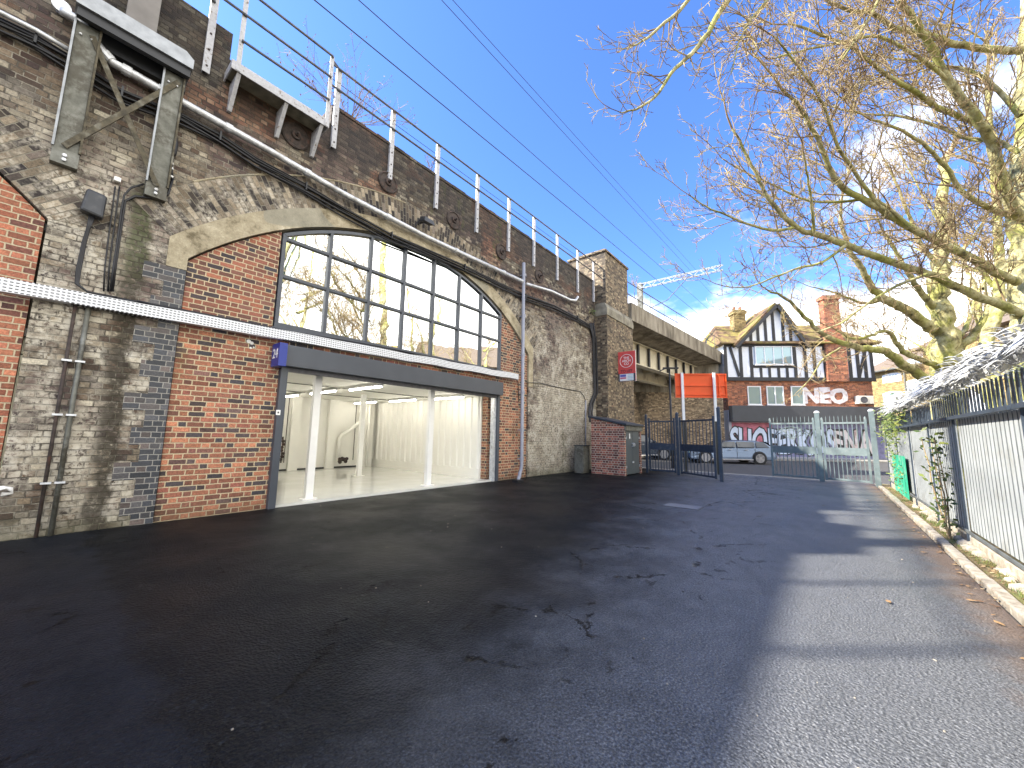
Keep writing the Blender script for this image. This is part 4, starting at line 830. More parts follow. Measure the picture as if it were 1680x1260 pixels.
# far right building
P3,u3,n3,FL=framed(1560,722,24,R(201))
fb=thing('gabled_building','tan brick building with white window bay behind the right hand trees','building',P3,R(201))
b=MB(); sE=16; zt=FL(1600,548)[1]; b.box(-1.5,sE,0,9,-.1,zt); b.build('wall',M['ybrick'],fb,local=True)
b=MB(); zb=FL(1600,574)[1]; b.box(FL(1568,600)[0],FL(1640,600)[0],-.35,-.001,0,zb-.2); b.box(FL(1566,600)[0],FL(1645,600)[0],-.42,-.001,zb-.2,zb); bay=b.build('white_bay',M['wframe'],fb,local=True)
b=MB()
for xa in (1583,1598,1618): p=FL(xa,610); q=FL(xa+8,586); b.box(p[0],q[0],-.37,-.352,p[1],q[1])
b.build('pane',M['glass'],bay,local=True)
b=MB(); b.add([(-2,-.5,zt),(sE,-.5,zt),(sE,9.5,zt),(-2,9.5,zt),(-2,4.5,zt+3),(sE,4.5,zt+3)],[(0,1,5,4),(1,2,5),(2,3,4,5),(3,0,4),(0,3,2,1)]); b.build('roof',M['slate'],fb,local=True)
# brick block opposite, seen in the window reflections
ob_=thing('opposite_block','tan brick block beyond the fence, mirrored between the branches in the arched window','building',(22,-17,0)); b=MB(); b.box(18.5,26,-22,-16,-.1,9.5); b.build('wall',M['ybrick'],ob_)
# ------------------------------------------------------------------ vehicles
def car(name,label,paint,center,head,Lc=4.9,Hc=1.47,suv=False):
    th=thing(name,label,'car',center,head)          # local x = forward
    W=.92; h=Hc
    if not suv:
        prof=[(-.5,.30),(-.497,.52),(-.485,.68),(-.455,.74),(-.385,.93),(-.32,.975),(-.15,1.0),(0,.985),(.06,.955),(.20,.70),(.25,.665),(.40,.60),(.475,.50),(.495,.36),(.5,.22),(.47,.16),(-.47,.17)]
        belt=.665
    else:
        prof=[(-.5,.30),(-.5,.58),(-.48,.66),(-.44,.90),(-.40,.98),(-.1,1.0),(.06,.97),(.20,.69),(.30,.66),(.43,.62),(.485,.52),(.5,.40),(.5,.24),(.47,.17),(-.47,.18)]
        belt=.66
    n=len(prof); b=MB(); ys=[-1,-.93,-.6,0,.6,.93,1]
    for k,yy in enumerate(ys):
        for (px,pz) in prof:
            z=pz*h; x=px*Lc; top=max(0,(pz-belt)/(1-belt)); inn=1-.30*top**1.0*.8
            f=1 if abs(yy)<.95 else .97
            y=yy*W*(inn if pz>belt else 1); x2=x*(1-.03*abs(yy)**4); z2=z-(.03*abs(yy)**3 if pz>.5 else 0)
            b.v.append((x2,y,z2 if abs(yy)<.95 else (z2-.02 if pz>.5 else z2+.02)))
    for k in range(len(ys)-1):
        for i in range(n): j=(i+1)%n; b.f.append((k*n+i,k*n+j,(k+1)*n+j,(k+1)*n+i)); b.m.append(0)
    b.f.append(tuple(range(n))); b.m.append(0); b.f.append(tuple(range((len(ys)-1)*n,len(ys)*n))[::-1]); b.m.append(0)
    body=b.build('body',paint,th,local=True,smooth=False,bevel=.02)
    # side windows, on the leaning upper sides
    def sidey(z): top=max(0,(z/h-belt)/(1-belt)); return W*(1-.24*top)+.012
    zb,zt=h*(belt+.035),h*.93
    segs=[(-.415,-.27,-.36,-.275),(-.255,-.06,-.255,-.06),(-.045,.185,-.045,.065)] if not suv else [(-.44,-.27,-.40,-.27),(-.255,-.06,-.255,-.06),(-.045,.185,-.045,.065)]
    for sg_ in (-1,1):
        for a0,a1,t0,t1 in segs:
            q=MB(); q.add([(a0*Lc,sg_*sidey(zb),zb),(a1*Lc,sg_*sidey(zb),zb),(t1*Lc,sg_*(sidey(zt)),zt),(t0*Lc,sg_*(sidey(zt)),zt)],[(0,1,2,3)]); q.build('side_window',M['cglass'],th,local=True,fix=False)
    q=MB(); q.add([(.195*Lc,-.72,h*.715),(.195*Lc,.72,h*.715),(.072*Lc,.62,h*.955),(.072*Lc,-.62,h*.955)],[(0,1,2,3)]); q.v=[(v[0]+.03,v[1],v[2]+.015) for v in q.v]; q.build('windscreen',M['cglass'],th,local=True,fix=False)
    q=MB(); q.add([(-.452*Lc,-.68,h*.76),(-.452*Lc,.68,h*.76),(-.408*Lc,.60,h*.93),(-.408*Lc,-.60,h*.93)],[(0,1,2,3)]); q.v=[(v[0]-.03,v[1],v[2]+.01) for v in q.v]; q.build('rear_window',M['cglass'],th,local=True,fix=False)
    wr=.34 if not suv else .37
    for X in (.305*Lc,-.295*Lc):
        for sg_ in (-1,1):
            arch=MB(); arch.lathe((X,sg_*(W-.04),wr),[(wr+.06,-.0),(wr+.06,.045*sg_),(0,.045*sg_)],28,'y'); arch.build('wheel_arch',M['blk'],th,local=True)
            q=MB(); q.lathe((X,sg_*(W-.12),wr),[(wr*.7,0),(wr*.97,.0),(wr,.03*sg_),(wr,.15*sg_),(wr*.96,.18*sg_),(wr*.72,.18*sg_),(wr*.7,.14*sg_),(0,.14*sg_)],28,'y'); w=q.build('wheel',M['tyre'],th,local=True)
            q=MB()
            for k in range(5):
                t=2*math.pi*k/5; q.bar((X,sg_*(W+.07),wr),(X+math.cos(t)*wr*.68,sg_*(W+.075),wr+math.sin(t)*wr*.68),.06,.02,(0,1,0))
            q.lathe((X,sg_*(W+.03),wr),[(wr*.72,.03*sg_),(wr*.72,.045*sg_),(wr*.65,.045*sg_),(wr*.65,.03*sg_)],28,'y'); q.lathe((X,sg_*(W+.03),wr),[(.05,.03*sg_),(.05,.055*sg_),(0,.055*sg_)],12,'y'); q.build('rim',M['alloy'],w,local=True)
    for sg_ in (-1,1):
        q=MB(); q.box(.455*Lc,.492*Lc,sg_*.78-.12,sg_*.78+.12,h*.42,h*.50); q.build('headlight',M['glass'],th,local=True,bevel=.02)
        q=MB(); q.box(-.499*Lc,-.47*Lc,sg_*.74-.14,sg_*.74+.14,h*.52,h*.61); q.build('tail_light',plain('red_lamp',(.4,.02,.02),.3),th,local=True,bevel=.02)
        q=MB(); q.box(.165*Lc,.20*Lc,sg_*.98-.07,sg_*.98+.07,h*.66,h*.74); q.build('mirror',paint,th,local=True,bevel=.02)
        q=MB(); 
        for X in (-.06,.12): q.box((X-.115)*Lc,(X-.075)*Lc,sg_*(W+.015)-.01,sg_*(W+.015)+.01,h*.58,h*.60)
        q.build('door_handle',M['alloy'],th,local=True)
        q=MB()
        for X in (-.255,-.052,.20): q.box(X*Lc-.006,X*Lc+.006,sg_*(W+.004)-.006,sg_*(W+.004)+.006,h*.24,h*.655)
        q.build('door_gap',M['blk'],th,local=True)
    q=MB(); q.box(-.3*Lc,.3*Lc,-W-.012,-W+.02,h*.17,h*.21); q.box(-.3*Lc,.3*Lc,W-.02,W+.012,h*.17,h*.21); q.build('sill_trim',M['alloy'],th,local=True)
    return th
c=dep(1191,760,23.0); c.z=-.1; car('estate_car','silver blue estate car parked side on at the street wall','' or M['silver'],c,R(124),4.95,1.37)
c=dep(1047,752,25.6); c.z=-.1; car('dark_car','dark blue off-roader under the bridge, half hidden behind the brick kiosk',M['navycar'],c,R(-56),4.6,1.66,True)

# ------------------------------------------------------------------ kiosk and cabinet
ks=thing('meter_kiosk','low red brick meter housing with grey double doors and sloping dark roof','kiosk',(12.95,5.5,0))
KX0,KX1,KY0,KY1=12.95,14.40,5.50,6.78
b=MB(); b.prism([(KY0+.0,-.1),(KY1,-.1),(KY1,2.0),(KY0,1.72)],KX0,KX0+.11,'x'); b.prism([(KY0+.0,-.1),(KY1,-.1),(KY1,2.0),(KY0,1.72)],KX1-.02,KX1+.1,'x'); b.box(KX0+.11,KX1-.02,KY1-.1,KY1,-.1,1.98); b.build('brick_wall',M['kioskbrick'],ks)
b=MB(); b.prism([(KY0-.1,1.73),(KY1+.1,2.03),(KY1+.1,2.10),(KY0-.1,1.80)],KX0-.06,KX1+.16,'x'); b.build('roof',plain('lead_roof',(.03,.038,.05),.45,0,var=.25,scale=5),ks,bevel=.01)
b=MB(); b.box(KX0+.0,KX1+.12,KY0-.045,KY0-.005,1.56,1.73); b.build('head_trim',M['wgalv'],ks)
M['doorgrey']=plain('grey_steel_door',(.085,.10,.105),.4,.1,var=.1,scale=2)
for i in range(2):
    xa=KX0+.115+i*.61; b=MB(); b.box(xa+.005,xa+.60,KY0+.005,KY0+.04,.03,1.555); d=b.build('door',M['doorgrey'],ks,bevel=.004)
    b=MB(); X=xa+(.53 if i==0 else .07); b.tube([(X,KY0,1.0),(X,KY0-.05,1.02),(X,KY0-.05,1.10),(X,KY0,1.12)],.012,6); b.build('handle',M['galv'],d)
b=MB(); b.box(KX0+.42,KX0+.5,KY0-.002,KY0+.004,1.28,1.46); b.build('notice',M['white'],ks)
b=MB(); 
for X in (KX0+.13,KX1-.1):
    for z in (.3,1.3): b.box(X-.02,X+.02,KY0-.01,KY0+.006,z-.04,z+.04)
b.box(KX0+.66,KX0+.78,KY0-.02,KY0+.006,.42,.47); b.build('hinge',M['galv'],ks)
cbn=thing('utility_cabinet','small grey weathered metal cabinet at the foot of the wall beside the kiosk','cabinet',(12.87,7.1,0))
b=MB(); b.box(12.62,13.12,6.95,7.30,.0,.98); b.build('case',M['wgalv'],cbn,bevel=.01); b=MB(); b.box(12.64,13.10,6.935,6.948,.08,.92); b.build('door',M['wgalv'],cbn,bevel=.004); b=MB(); b.box(12.60,13.14,6.92,7.32,.98,1.01); b.build('lid',M['darkplastic'],cbn)
# ------------------------------------------------------------------ gates
def gate(name,label,A,B,mat,h=2.0,bars=9,spikes=False,arch=False,group=None,z0=.06):
    A=Vector((*A,0)); B=Vector((*B,0)); th=thing(name,label,'gate',A,0,group); d=(B-A); Lg=d.length; d.normalize(); z=Vector((0,0,1))
    b=MB(); w=.065
    for s in (0,Lg): P=A+d*s; b.bar(P+z*z0,P+z*(h+.05),w,w)
    for zz_ in (z0+.05,h-.08): b.bar(A+z*zz_,B+z*zz_,w*.8,w*.9)
    b.bar(A+z*1.82,B+z*1.82,.02,.03) if False else None
    b.build('frame',mat,th,bevel=.004)
    b=MB(); b.bar(A+z*1.0+d*.03,B+z*1.0-d*.03,.045,.24); b.build('lock_panel',mat,th)
    for i in range(1,bars+1):
        P=A+d*(Lg*i/(bars+1)); q=MB(); q.bar(P+z*(z0+.08),P+z*(h-.1),.024,.024)
        if spikes: q.tube([P+z*(h-.04),P+z*(h+.1),P+z*(h+.17)],[.011,.011,.001],6)
        q.build('bar',mat,th)
    for s in (0,Lg):
        if spikes: q=MB(); P=A+d*s; q.tube([P+z*(h+.05),P+z*(h+.09),P+z*(h+.12)],[.035,.03,.005],8); q.build('finial',mat,th)
    if arch:
        q=MB(); pts=[]
        for k in range(17):
            t=math.pi*k/16; pts.append(A+d*(Lg/2-math.cos(t)*Lg*.42)+z*(h-.62+.42*math.sin(t)))
        q.tube(pts,.014,6); q.tube([p-z*.1 for p in pts[3:-3]],.012,6)
        for k in range(3,14,2): t=math.pi*k/16; q.tube([A+d*(Lg/2)+z*(h-.62),pts[k]],.01,5)
        q.build('arch_ornament',mat,th)
    return th
GP=M['gatedark']; GG=M['gategreen']
a1,a2=(14.98,5.35),(14.97,4.42)
gate('gate_leaf','dark blue barred gate leaf next to the brick kiosk',a1,a2,GP,2.02,8,group='dark gate leaves by the kiosk')
gate('gate_leaf','dark blue barred gate leaf standing open below the orange board',(14.80,4.16),(13.85,2.86),GP,2.02,9,group='dark gate leaves by the kiosk')
gate('gate_leaf','grey green spiked gate leaf with arched ornament, next to the road opening',(16.72,1.60),(16.50,.36),GG,1.98,10,True,True,group='grey green spiked gate leaves')
gate('gate_leaf','grey green spiked gate leaf beside the fence end, without arch',(16.46,.13),(16.16,-.92),GG,1.98,9,True,False,group='grey green spiked gate leaves')
def post(label,x,y,w,h,mat,cap=True):
    th=thing('gate_post',label,'gate post',(x,y,0),0,'gate posts'); b=MB(); b.box(x-w/2,x+w/2,y-w/2,y+w/2,-.1,h); b.build('shaft',mat,th,bevel=.006)
    if cap: b=MB(); b.lathe((x,y,h),[(w*.62,0),(w*.62,.03),(w*.3,.07),(0,.08)],12); b.build('cap',M['galv'] if mat is GG else mat,th)
post('slim dark gate post against the brick kiosk side',14.98,5.47,.08,2.15,GP); post('dark gate post between the two dark gate leaves',14.9,4.29,.1,2.2,GP)
post('tall dark gate post at the left side of the road opening',13.75,2.68,.1,2.28,GP); post('grey green square post with pale cap between the spiked gate leaves',16.52,.25,.13,2.25,GG); post('grey green square post with pale cap where the fence begins',16.1,-1.07,.13,2.25,GG)
# orange board on posts
PA=atZ(1127,778,0); PB=atZ(1178,788,0)
PA=PA+Vector((.1,.05,0)); dv=hu.copy(); nb=Vector((-dv.y,dv.x,0)); PB=hitp(1177,720,PA,nb); PB.z=0
ob=thing('orange_board','large bright orange ribbed sign board seen from behind on two white posts','sign board',PA)
zt=hitp(1120,612,PA,nb).z; zb=hitp(1120,652,PA,nb).z
sA=(hitp(1109,630,PA,nb)-PA).dot(dv); sB=(hitp(1194,630,PA,nb)-PA).dot(dv)
dvn=nb if nb.dot(PA)<0 else -nb     # toward camera
def bb(mb,s0,s1,t0,t1,z0,z1):
    q=MB(); q.box(s0,s1,t0,t1,z0,z1); mb.add([PA+dv*v[0]+dvn*v[1]+Vector((0,0,v[2])) for v in q.v],q.f)
b=MB(); bb(b,sA,sB,-.14,-.12,zb,zt); b.build('panel',M['orange_p'],ob)
b=MB()
for z0 in (zb,(zb+zt)/2-.02,zt-.05,zb+.1): bb(b,sA,sB,-.119,-.07,z0,z0+.04)
for s0 in (sA,sB-.04,sB-.3): bb(b,s0,s0+.035,-.118,-.068,zb+.04,zt-.05)
b.build('rib',M['orange_p'],ob)
LL=(PB-PA).length
for s0 in (0,LL):
    b=MB(); bb(b,s0-.045,s0+.045,-.066,.0,1.98,zt+.02); b.build('post',M['white'],ob)
    b=MB(); bb(b,s0-.045,s0+.045,-.066,.0,-.05,1.98); b.build('post',M['blk'],ob)
# TO LET board
BX=16.1; 
tl=thing('to_let_board','coral red letting board reading THE ARCH CO TO LET on the brick pier','sign board',(BX,7.0,4))
p0=atX(1013,577,BX); p1=atX(1043,624,BX); y1,y0=p0.y,p1.y; zt=(atX(1013,577,BX).z+atX(1043,576,BX).z)/2; zb=(atX(1013,627,BX).z+p1.z)/2
b=MB(); b.box(BX,BX+.03,y0,y1,zb,zt); b.build('board',M['redS'],tl)
b=MB(); b.box(BX-.004,BX-.001,y0,y1,zb,zb+(zt-zb)*.255); b.build('dark_band',M['gatedark'],tl)
b=MB(); b.box(BX-.008,BX-.005,y0+.09,y1-.09,zb+.02,zb+(zt-zb)*.245); b.build('notice',M['white'],tl)
b=MB(); wq=y1-y0; hq=(zt-zb)*.245
b.box(BX-.012,BX-.009,y1-.09-wq*.36,y1-.11,zb+hq*.62,zb+hq*.92); b.build('blue_print',plain('blue_print',(.10,.12,.42),.5),tl)
b=MB(); b.box(BX-.012,BX-.009,y1-.09-wq*.36,y1-.11,zb+hq*.34,zb+hq*.56); b.build('pink_print',plain('pink_print',(.6,.15,.22),.5),tl)
b=MB()
for k in range(4): b.box(BX-.012,BX-.009,y0+.11,y0+.11+wq*.3,zb+hq*(.2+.2*k),zb+hq*(.26+.2*k))
b.build('teal_print',plain('teal_print',(.25,.5,.55),.5),tl)
cyb=(y0+y1)/2; czb=zb+(zt-zb)*.68; rr=wq*.36
b=MB(); pts=[(BX-.004,cyb+rr*math.cos(2*math.pi*k/40),czb+rr*math.sin(2*math.pi*k/40)) for k in range(41)]; b.tube(pts,.012,5); b.build('circle',M['white'],tl)
for k,tx_ in enumerate(('THE','ARCH','CO')): text(tx_,rr*.50,M['white'],'lettering',tl,(BX-.004,cyb,czb+rr*.45*(1-k)),(R(90),0,R(-90)),bold=.002)
text('TO LET',wq*.2,M['blk'],'lettering',tl,(BX-.004,cyb,zb+(zt-zb)*.335),(R(90),0,R(-90)),bold=.002)
b=MB(); b.tube([(BX+.05,y0+.02,zb-.02),(BX+.05,y0+.02,zt+.02)],.03,8); b.bar((BX+.05,y0,zt-.2),(BX+.05,7.07,zt-.2),.04,.04); b.bar((BX+.05,y0,zb+.2),(BX+.05,7.07,zb+.2),.04,.04); b.build('fixing',M['white'],tl)
# street lamp
q=atZ(1104,768,-.1); lm=thing('street_lamp','slim black lamp post with flat twin head beyond the gates','street lamp',q)
zt=hitp(1094,604,q,(.77,.63)).z
b=MB(); b.tube([q,Vector((q.x,q.y,2)),Vector((q.x,q.y,zt))],[.07,.055,.04],10); b.build('pole',M['blk'],lm,smooth=True)
b=MB(); P=Vector((q.x,q.y,zt)); b.bar(P-hu*.30,P+hu*.42-Vector((0,0,0)),.16,.07); b.bar(P-hu*.15+Vector((0,0,.0)),P-hu*.45-Vector((0,0,.14)),.14,.05); b.build('lamp_head',M['blk'],lm)
# drain cover
t=NT('drain_cover_steel',.6,.4); x=t.xyz(t.obj); g_=t.math('LESS_THAN',t.math('FRACT',t.math('MULTIPLY',x[0],14.)),.4); M['drain']=t.col(t.mix(g_,(.34,.34,.34),(.06,.06,.06)))
q=atZ(1120,831); th=thing('drain_cover','rectangular metal drain cover set in the black tarmac','drain cover',q); b=MB(); b.box(q.x-.22,q.x+.22,q.y-.34,q.y+.34,-.01,.009); b.build('frame',M['darkrail'],th); b=MB(); b.box(q.x-.19,q.x+.19,q.y-.31,q.y+.31,.009,.012); b.build('lid',M['drain'],th)
# ------------------------------------------------------------------ overhead line
def wire(label,pa,pb,Y,r=.018):
    A=atY(*pa,Y); B=atY(*pb,Y); d=(B-A); A2=A-d*.9; B2=B+d*1.6
    th=thing('overhead_wire',label,'wire',A,0,'overhead railway wires'); b=MB(); b.tube([A2,A,B,B2],r,5); b.build('wire_run',M['black'],th)
wire('thin overhead wire, lowest of the four crossing the blue sky',(736,180),(1060,445),10.2); wire('thin overhead wire, second of the four up from the viaduct',(792,180),(1060,417),12.0)
wire('thin overhead wire, third of the four, close under the highest',(890,180),(1060,365),13.4); wire('thin overhead wire, highest of the four crossing the sky',(905,180),(1060,352),14.2)
wire('thin signal wire running just behind the parapet railing',(560,140),(960,430),8.6,.008)
GX=31.
A=atX(1046,472,GX); B=atX(1186,444,GX)
gn=thing('catenary_gantry','white lattice catenary boom over the tracks beyond the pier','gantry',B)
b=MB(); dz=Vector((0,0,.38)); dx=Vector((.22,0,0)); A.z=B.z=(A.z+B.z)/2
for o in (Vector((0,0,0)),dz,dx,dx+dz): b.bar(A+o,B+o,.05,.05)
b.build('boom',M['galvd'],gn)
b=MB(); n=16
for i in range(n):
    P=A.lerp(B,i/n); Q=A.lerp(B,(i+1)/n); b.bar(P if i%2 else P+dz,Q+dz if i%2 else Q,.05,.05); b.bar(P+dx+(dz if i%2 else Vector()),Q+(dz if i%2 else Vector()),.04,.04)
b.build('lattice',M['galvd'],gn)
b=MB(); C=A.lerp(B,.02); b.box(C.x,C.x+.4,C.y-.2,C.y+.2,7.4,C.z+.5); P=A.lerp(B,.98); b.bar(P,P-Vector((0,0,2.)),.07,.07); P=A.lerp(B,.62); b.tube([P,P+Vector((0,1.6,-1.5)),P+Vector((0,3.,-1.9))],.03,6); b.build('mast',M['wgalv'],gn)
# ------------------------------------------------------------------ right hand fence
FY=-1.35; M['sheet']=plain('pale_grey_steel_sheet',(.36,.38,.375),.55,.05,var=.12,scale=3,dirt=((.24,.23,.19),2.2,.6))
M['fedge']=plain('dark_steel_edge',(.11,.12,.12),.6,.1,var=.3,scale=5); M['fdark']=plain('dark_steel_pale',(.045,.06,.08),.5,.2,var=.2)
fn=thing('security_fence','tall pale grey corrugated steel security fence along the kerb','fence',(5,FY,0))
fx=[-2.5,-.6,1.4,3.35,5.45,7.87,9.65,11.7,13.8,16.05]
for i,(xa,xb) in enumerate(zip(fx,fx[1:])):
    b=MB(); x=xa+.06; p=.125; zt=1.66
    if xb<3: pass
    vs=[];fs=[]
    prof=[]
    while x<xb-.07:
        for dx,dy in ((0,0),(.085,0),(.085,-.02),(.122,-.02)): 
            if x+dx<xb-.06: prof.append((x+dx,FY+dy))
        x+=p
    zb0=.20+.04*math.sin(i*2.1)
    for (X,Y) in prof: vs+=[(X,Y,zb0),(X,Y,zt)]
    for k in range(len(prof)-1): a=2*k; fs.append((a,a+2,a+3,a+1))
    b.add(vs,fs); b.m=[1 if (k%4)>0 else 0 for k in range(len(fs))]; o=b.build('corrugated_panel',[M['sheet'],M['fedge']],fn,fix=False)  # groove faces take a darker steel than the flats
    m=o.modifiers.new('thick','SOLIDIFY'); m.thickness=.004
    b=MB(); b.box(xa+.05,xb-.05,FY+.034,FY+.085,1.65,1.69); b.build('rail',M['fdark'],fn); b=MB(); b.box(xa+.05,xb-.05,FY+.034,FY+.05,.20,.235); b.build('bottom_rail',M['fedge'],fn)
    b=MB(); x=xa+.1
    while x<xb-.08: b.prism([(x-.035,1.0),(x+.035,1.0),(x+.035,1.93),(x+.02,2.03),(x,1.96),(x-.02,2.03),(x-.035,1.93)],FY-.05,FY-.04); x+=.14
    b.build('pales',M['fdark'],fn)
for X in fx:
    b=MB(); b.box(X-.05,X+.05,FY+.0,FY+.012,-.2,1.72); b.cm=1; b.box(X-.045,X-.030,FY+.012,FY+.035,-.2,1.72); b.build('post',[M['sheet'],M['fdark']],fn)
# green painted area at the far end
b=MB(); p0=atY(1463,740,FY+.06); p1=atY(1486,760,FY+.06); b.box(p1.x,p0.x,FY+.062,FY+.066,.08,1.02); b.build('green_paint_patch',M['green_p'],fn)
b=MB(); b.box(4,16,FY-.02,FY+.01,-.1,.13); b.build('gravel_board',M['kerb'],fn)
# rubble and low rail under the fence
b=MB()
for i in range(90):
    X=random.uniform(4.8,12); s=random.uniform(.03,.09); Y=random.uniform(-1.42,-1.27); b.lathe((X,Y,.0),[(s,0),(s*random.uniform(.6,1),s*.7),(0,s)],5)
tag(b.build('rubble',M['kerb']),'broken pale stones and rubble under the corrugated fence','rubble',kind='stuff')
# anti climb barrier
sp=thing('anti_climb_barrier','bristling row of long pale grey curved blades along the fence top','anti-climb spikes',(8,FY,1.9))
b=MB(); b.tube([(3,FY+.05,2.08),(13.6,FY+.05,2.08)],.02,6); b.build('spindle',M['galv'],sp)
b=MB(); rnd=random.Random(5); X=3.2
while X<13.6:
    for k in range(5):
        th_=rnd.uniform(-.4,math.pi+.4); Ls=rnd.uniform(.2,.42); lean=rnd.uniform(-.9,.25)
        base=Vector((X+rnd.uniform(-.04,.04),FY+.05+rnd.uniform(-.04,.08),2.05+rnd.uniform(-.04,.06)))
        d=Vector((lean*1.1,math.cos(th_)*.75,abs(math.sin(th_))*.85)).normalized(); up_=Vector((0,0,1)); side=d.cross(up_).normalized()
        w=rnd.uniform(.012,.024); tip=base+d*Ls+Vector((0,0,-.10*Ls)); md=base+d*Ls*.5+Vector((0,0,.06*Ls))
        vs=[]
        for m in range(5):
            f=m/4; c_=base+d*Ls*f+Vector((0,0,.16*Ls*math.sin(math.pi*min(1,f*1.1))-.30*Ls*f*f)); ww=w*(.45,1.,.95,.6,.06)[m]
            vs+=[c_-side*ww,c_+Vector((0,0,ww*.5)),c_+side*ww]
        b.add(vs,[(3*m+q_,3*m+q_+1,3*m+q_+4,3*m+q_+3) for m in range(4) for q_ in (0,1)])
    X+=.05
tag(b.build('blades',M['blade'],sp,fix=False),kind='stuff')
# ------------------------------------------------------------------ trees
class Tree:
    def __init__(s,seed): s.r=random.Random(seed); s.limb=MB(); s.tw=MB(); s.n=0
    def tube(s,mb,pts,rs,n): mb.tube(pts,rs,n,cap=False); s.n+=len(pts)-1
    def smooth(s,P,sub=4):
        P=[Vector(p) for p in P]; out=[]
        for i in range(len(P)-1):
            p0=P[max(i-1,0)];p1=P[i];p2=P[i+1];p3=P[min(i+2,len(P)-1)]
            for k in range(sub):
                t=k/sub; out.append(.5*((2*p1)+(-p0+p2)*t+(2*p0-5*p1+4*p2-p3)*t*t+(-p0+3*p1-3*p2+p3)*t**3))
        out.append(P[-1]); return out
    def main(s,P,r0,r1,kids=1.,klen=1.6,start=.15,pw=1.,droop=0):
        Q=s.smooth(P); n=len(Q); jit=r0*.35
        Q=[q+Vector((s.r.uniform(-1,1),s.r.uniform(-1,1),s.r.uniform(-1,1)))*jit*(0 if i in(0,) else .5) for i,q in enumerate(Q)]
        r0*=(.86 if r0<.2 else 1.); rs=[r0+(r1-r0)*(i/(n-1))**pw for i in range(n)]; s.tube(s.limb,Q,rs,10 if r0>.06 else 7)
        tot=sum((Q[i+1]-Q[i]).length for i in range(n-1)); m=int(tot*4.3*kids)
        for k in range(m):
            f=start+(1-start)*((k+s.r.random())/max(1,m)); x=f*(n-1); i=min(int(x),n-2); p=Q[i].lerp(Q[i+1],x-i); d=(Q[i+1]-Q[i]).normalized()
            rr=rs[i]; L=klen*s.r.uniform(.35,1.15)*(1-.45*f)
            s.grow(p,s.child(d,s.r.uniform(.5,1.1)),L,min(rr*.45,.006+L*.008),1,droop)
        s.grow(Q[-1],(Q[-1]-Q[-2]).normalized(),klen*.7,r1,1,droop)
    def child(s,d,a):
        o=d.orthogonal().normalized(); t=s.r.uniform(0,2*math.pi); o=o*math.cos(t)+d.cross(o)*math.sin(t)
        o.z+=.35; return (d*math.cos(a)+o.normalized()*math.sin(a)).normalized()
    def grow(s,p,d,L,r,lev,droop=0):
        seg=5 if lev==1 else (4 if lev==2 else 3); pts=[p]; q=p.copy(); dd=d.copy()
        for i in range(seg):
            dd=(dd+Vector((s.r.uniform(-1,1),s.r.uniform(-1,1),s.r.uniform(-1,1)+.22-droop))*.22).normalized(); q=q+dd*(L/seg); pts.append(q.copy())
        r=max(r,.0042); e=.0032
        s.tube(s.tw,pts,[r+(e-r)*(i/seg) for i in range(seg+1)],4 if lev<2 else 3)
        if lev>=4 or L<.12: return
        m={1:7,2:5,3:3}[lev]; m=max(2,int(m*min(1.6,L/{1:1.3,2:.5,3:.22}[lev])+s.r.random()))
        for k in range(m):
            f=.2+.8*(k+s.r.random())/m; x=f*seg; i=min(int(x),seg-1); pp=pts[i].lerp(pts[i+1],x-i); d2=(pts[i+1]-pts[i]).normalized()
            if lev==3: s.grow(pp,s.child(d2,s.r.uniform(.5,1.1)),L*s.r.uniform(.3,.5),r*.6,4,droop)
            else: s.grow(pp,s.child(d2,s.r.uniform(.45,1.0)),L*s.r.uniform(.28,.55),r*.6,lev+1,droop)
    def build(s,label,loc):
        th=thing('bare_tree',label,'tree',loc,0,'bare trees beyond the fence'); s.limb.build('trunk',M['bark'],th,smooth=True,fix=False); s.tw.build('crown',M['twig'],th,smooth=True,fix=False); print('tree segs',s.n,len(s.tw.f)); return th
def PD(pts,d0,d1):
    n=len(pts); return [dep(x,y,d0+(d1-d0)*i/(n-1)) for i,(x,y) in enumerate(pts)]
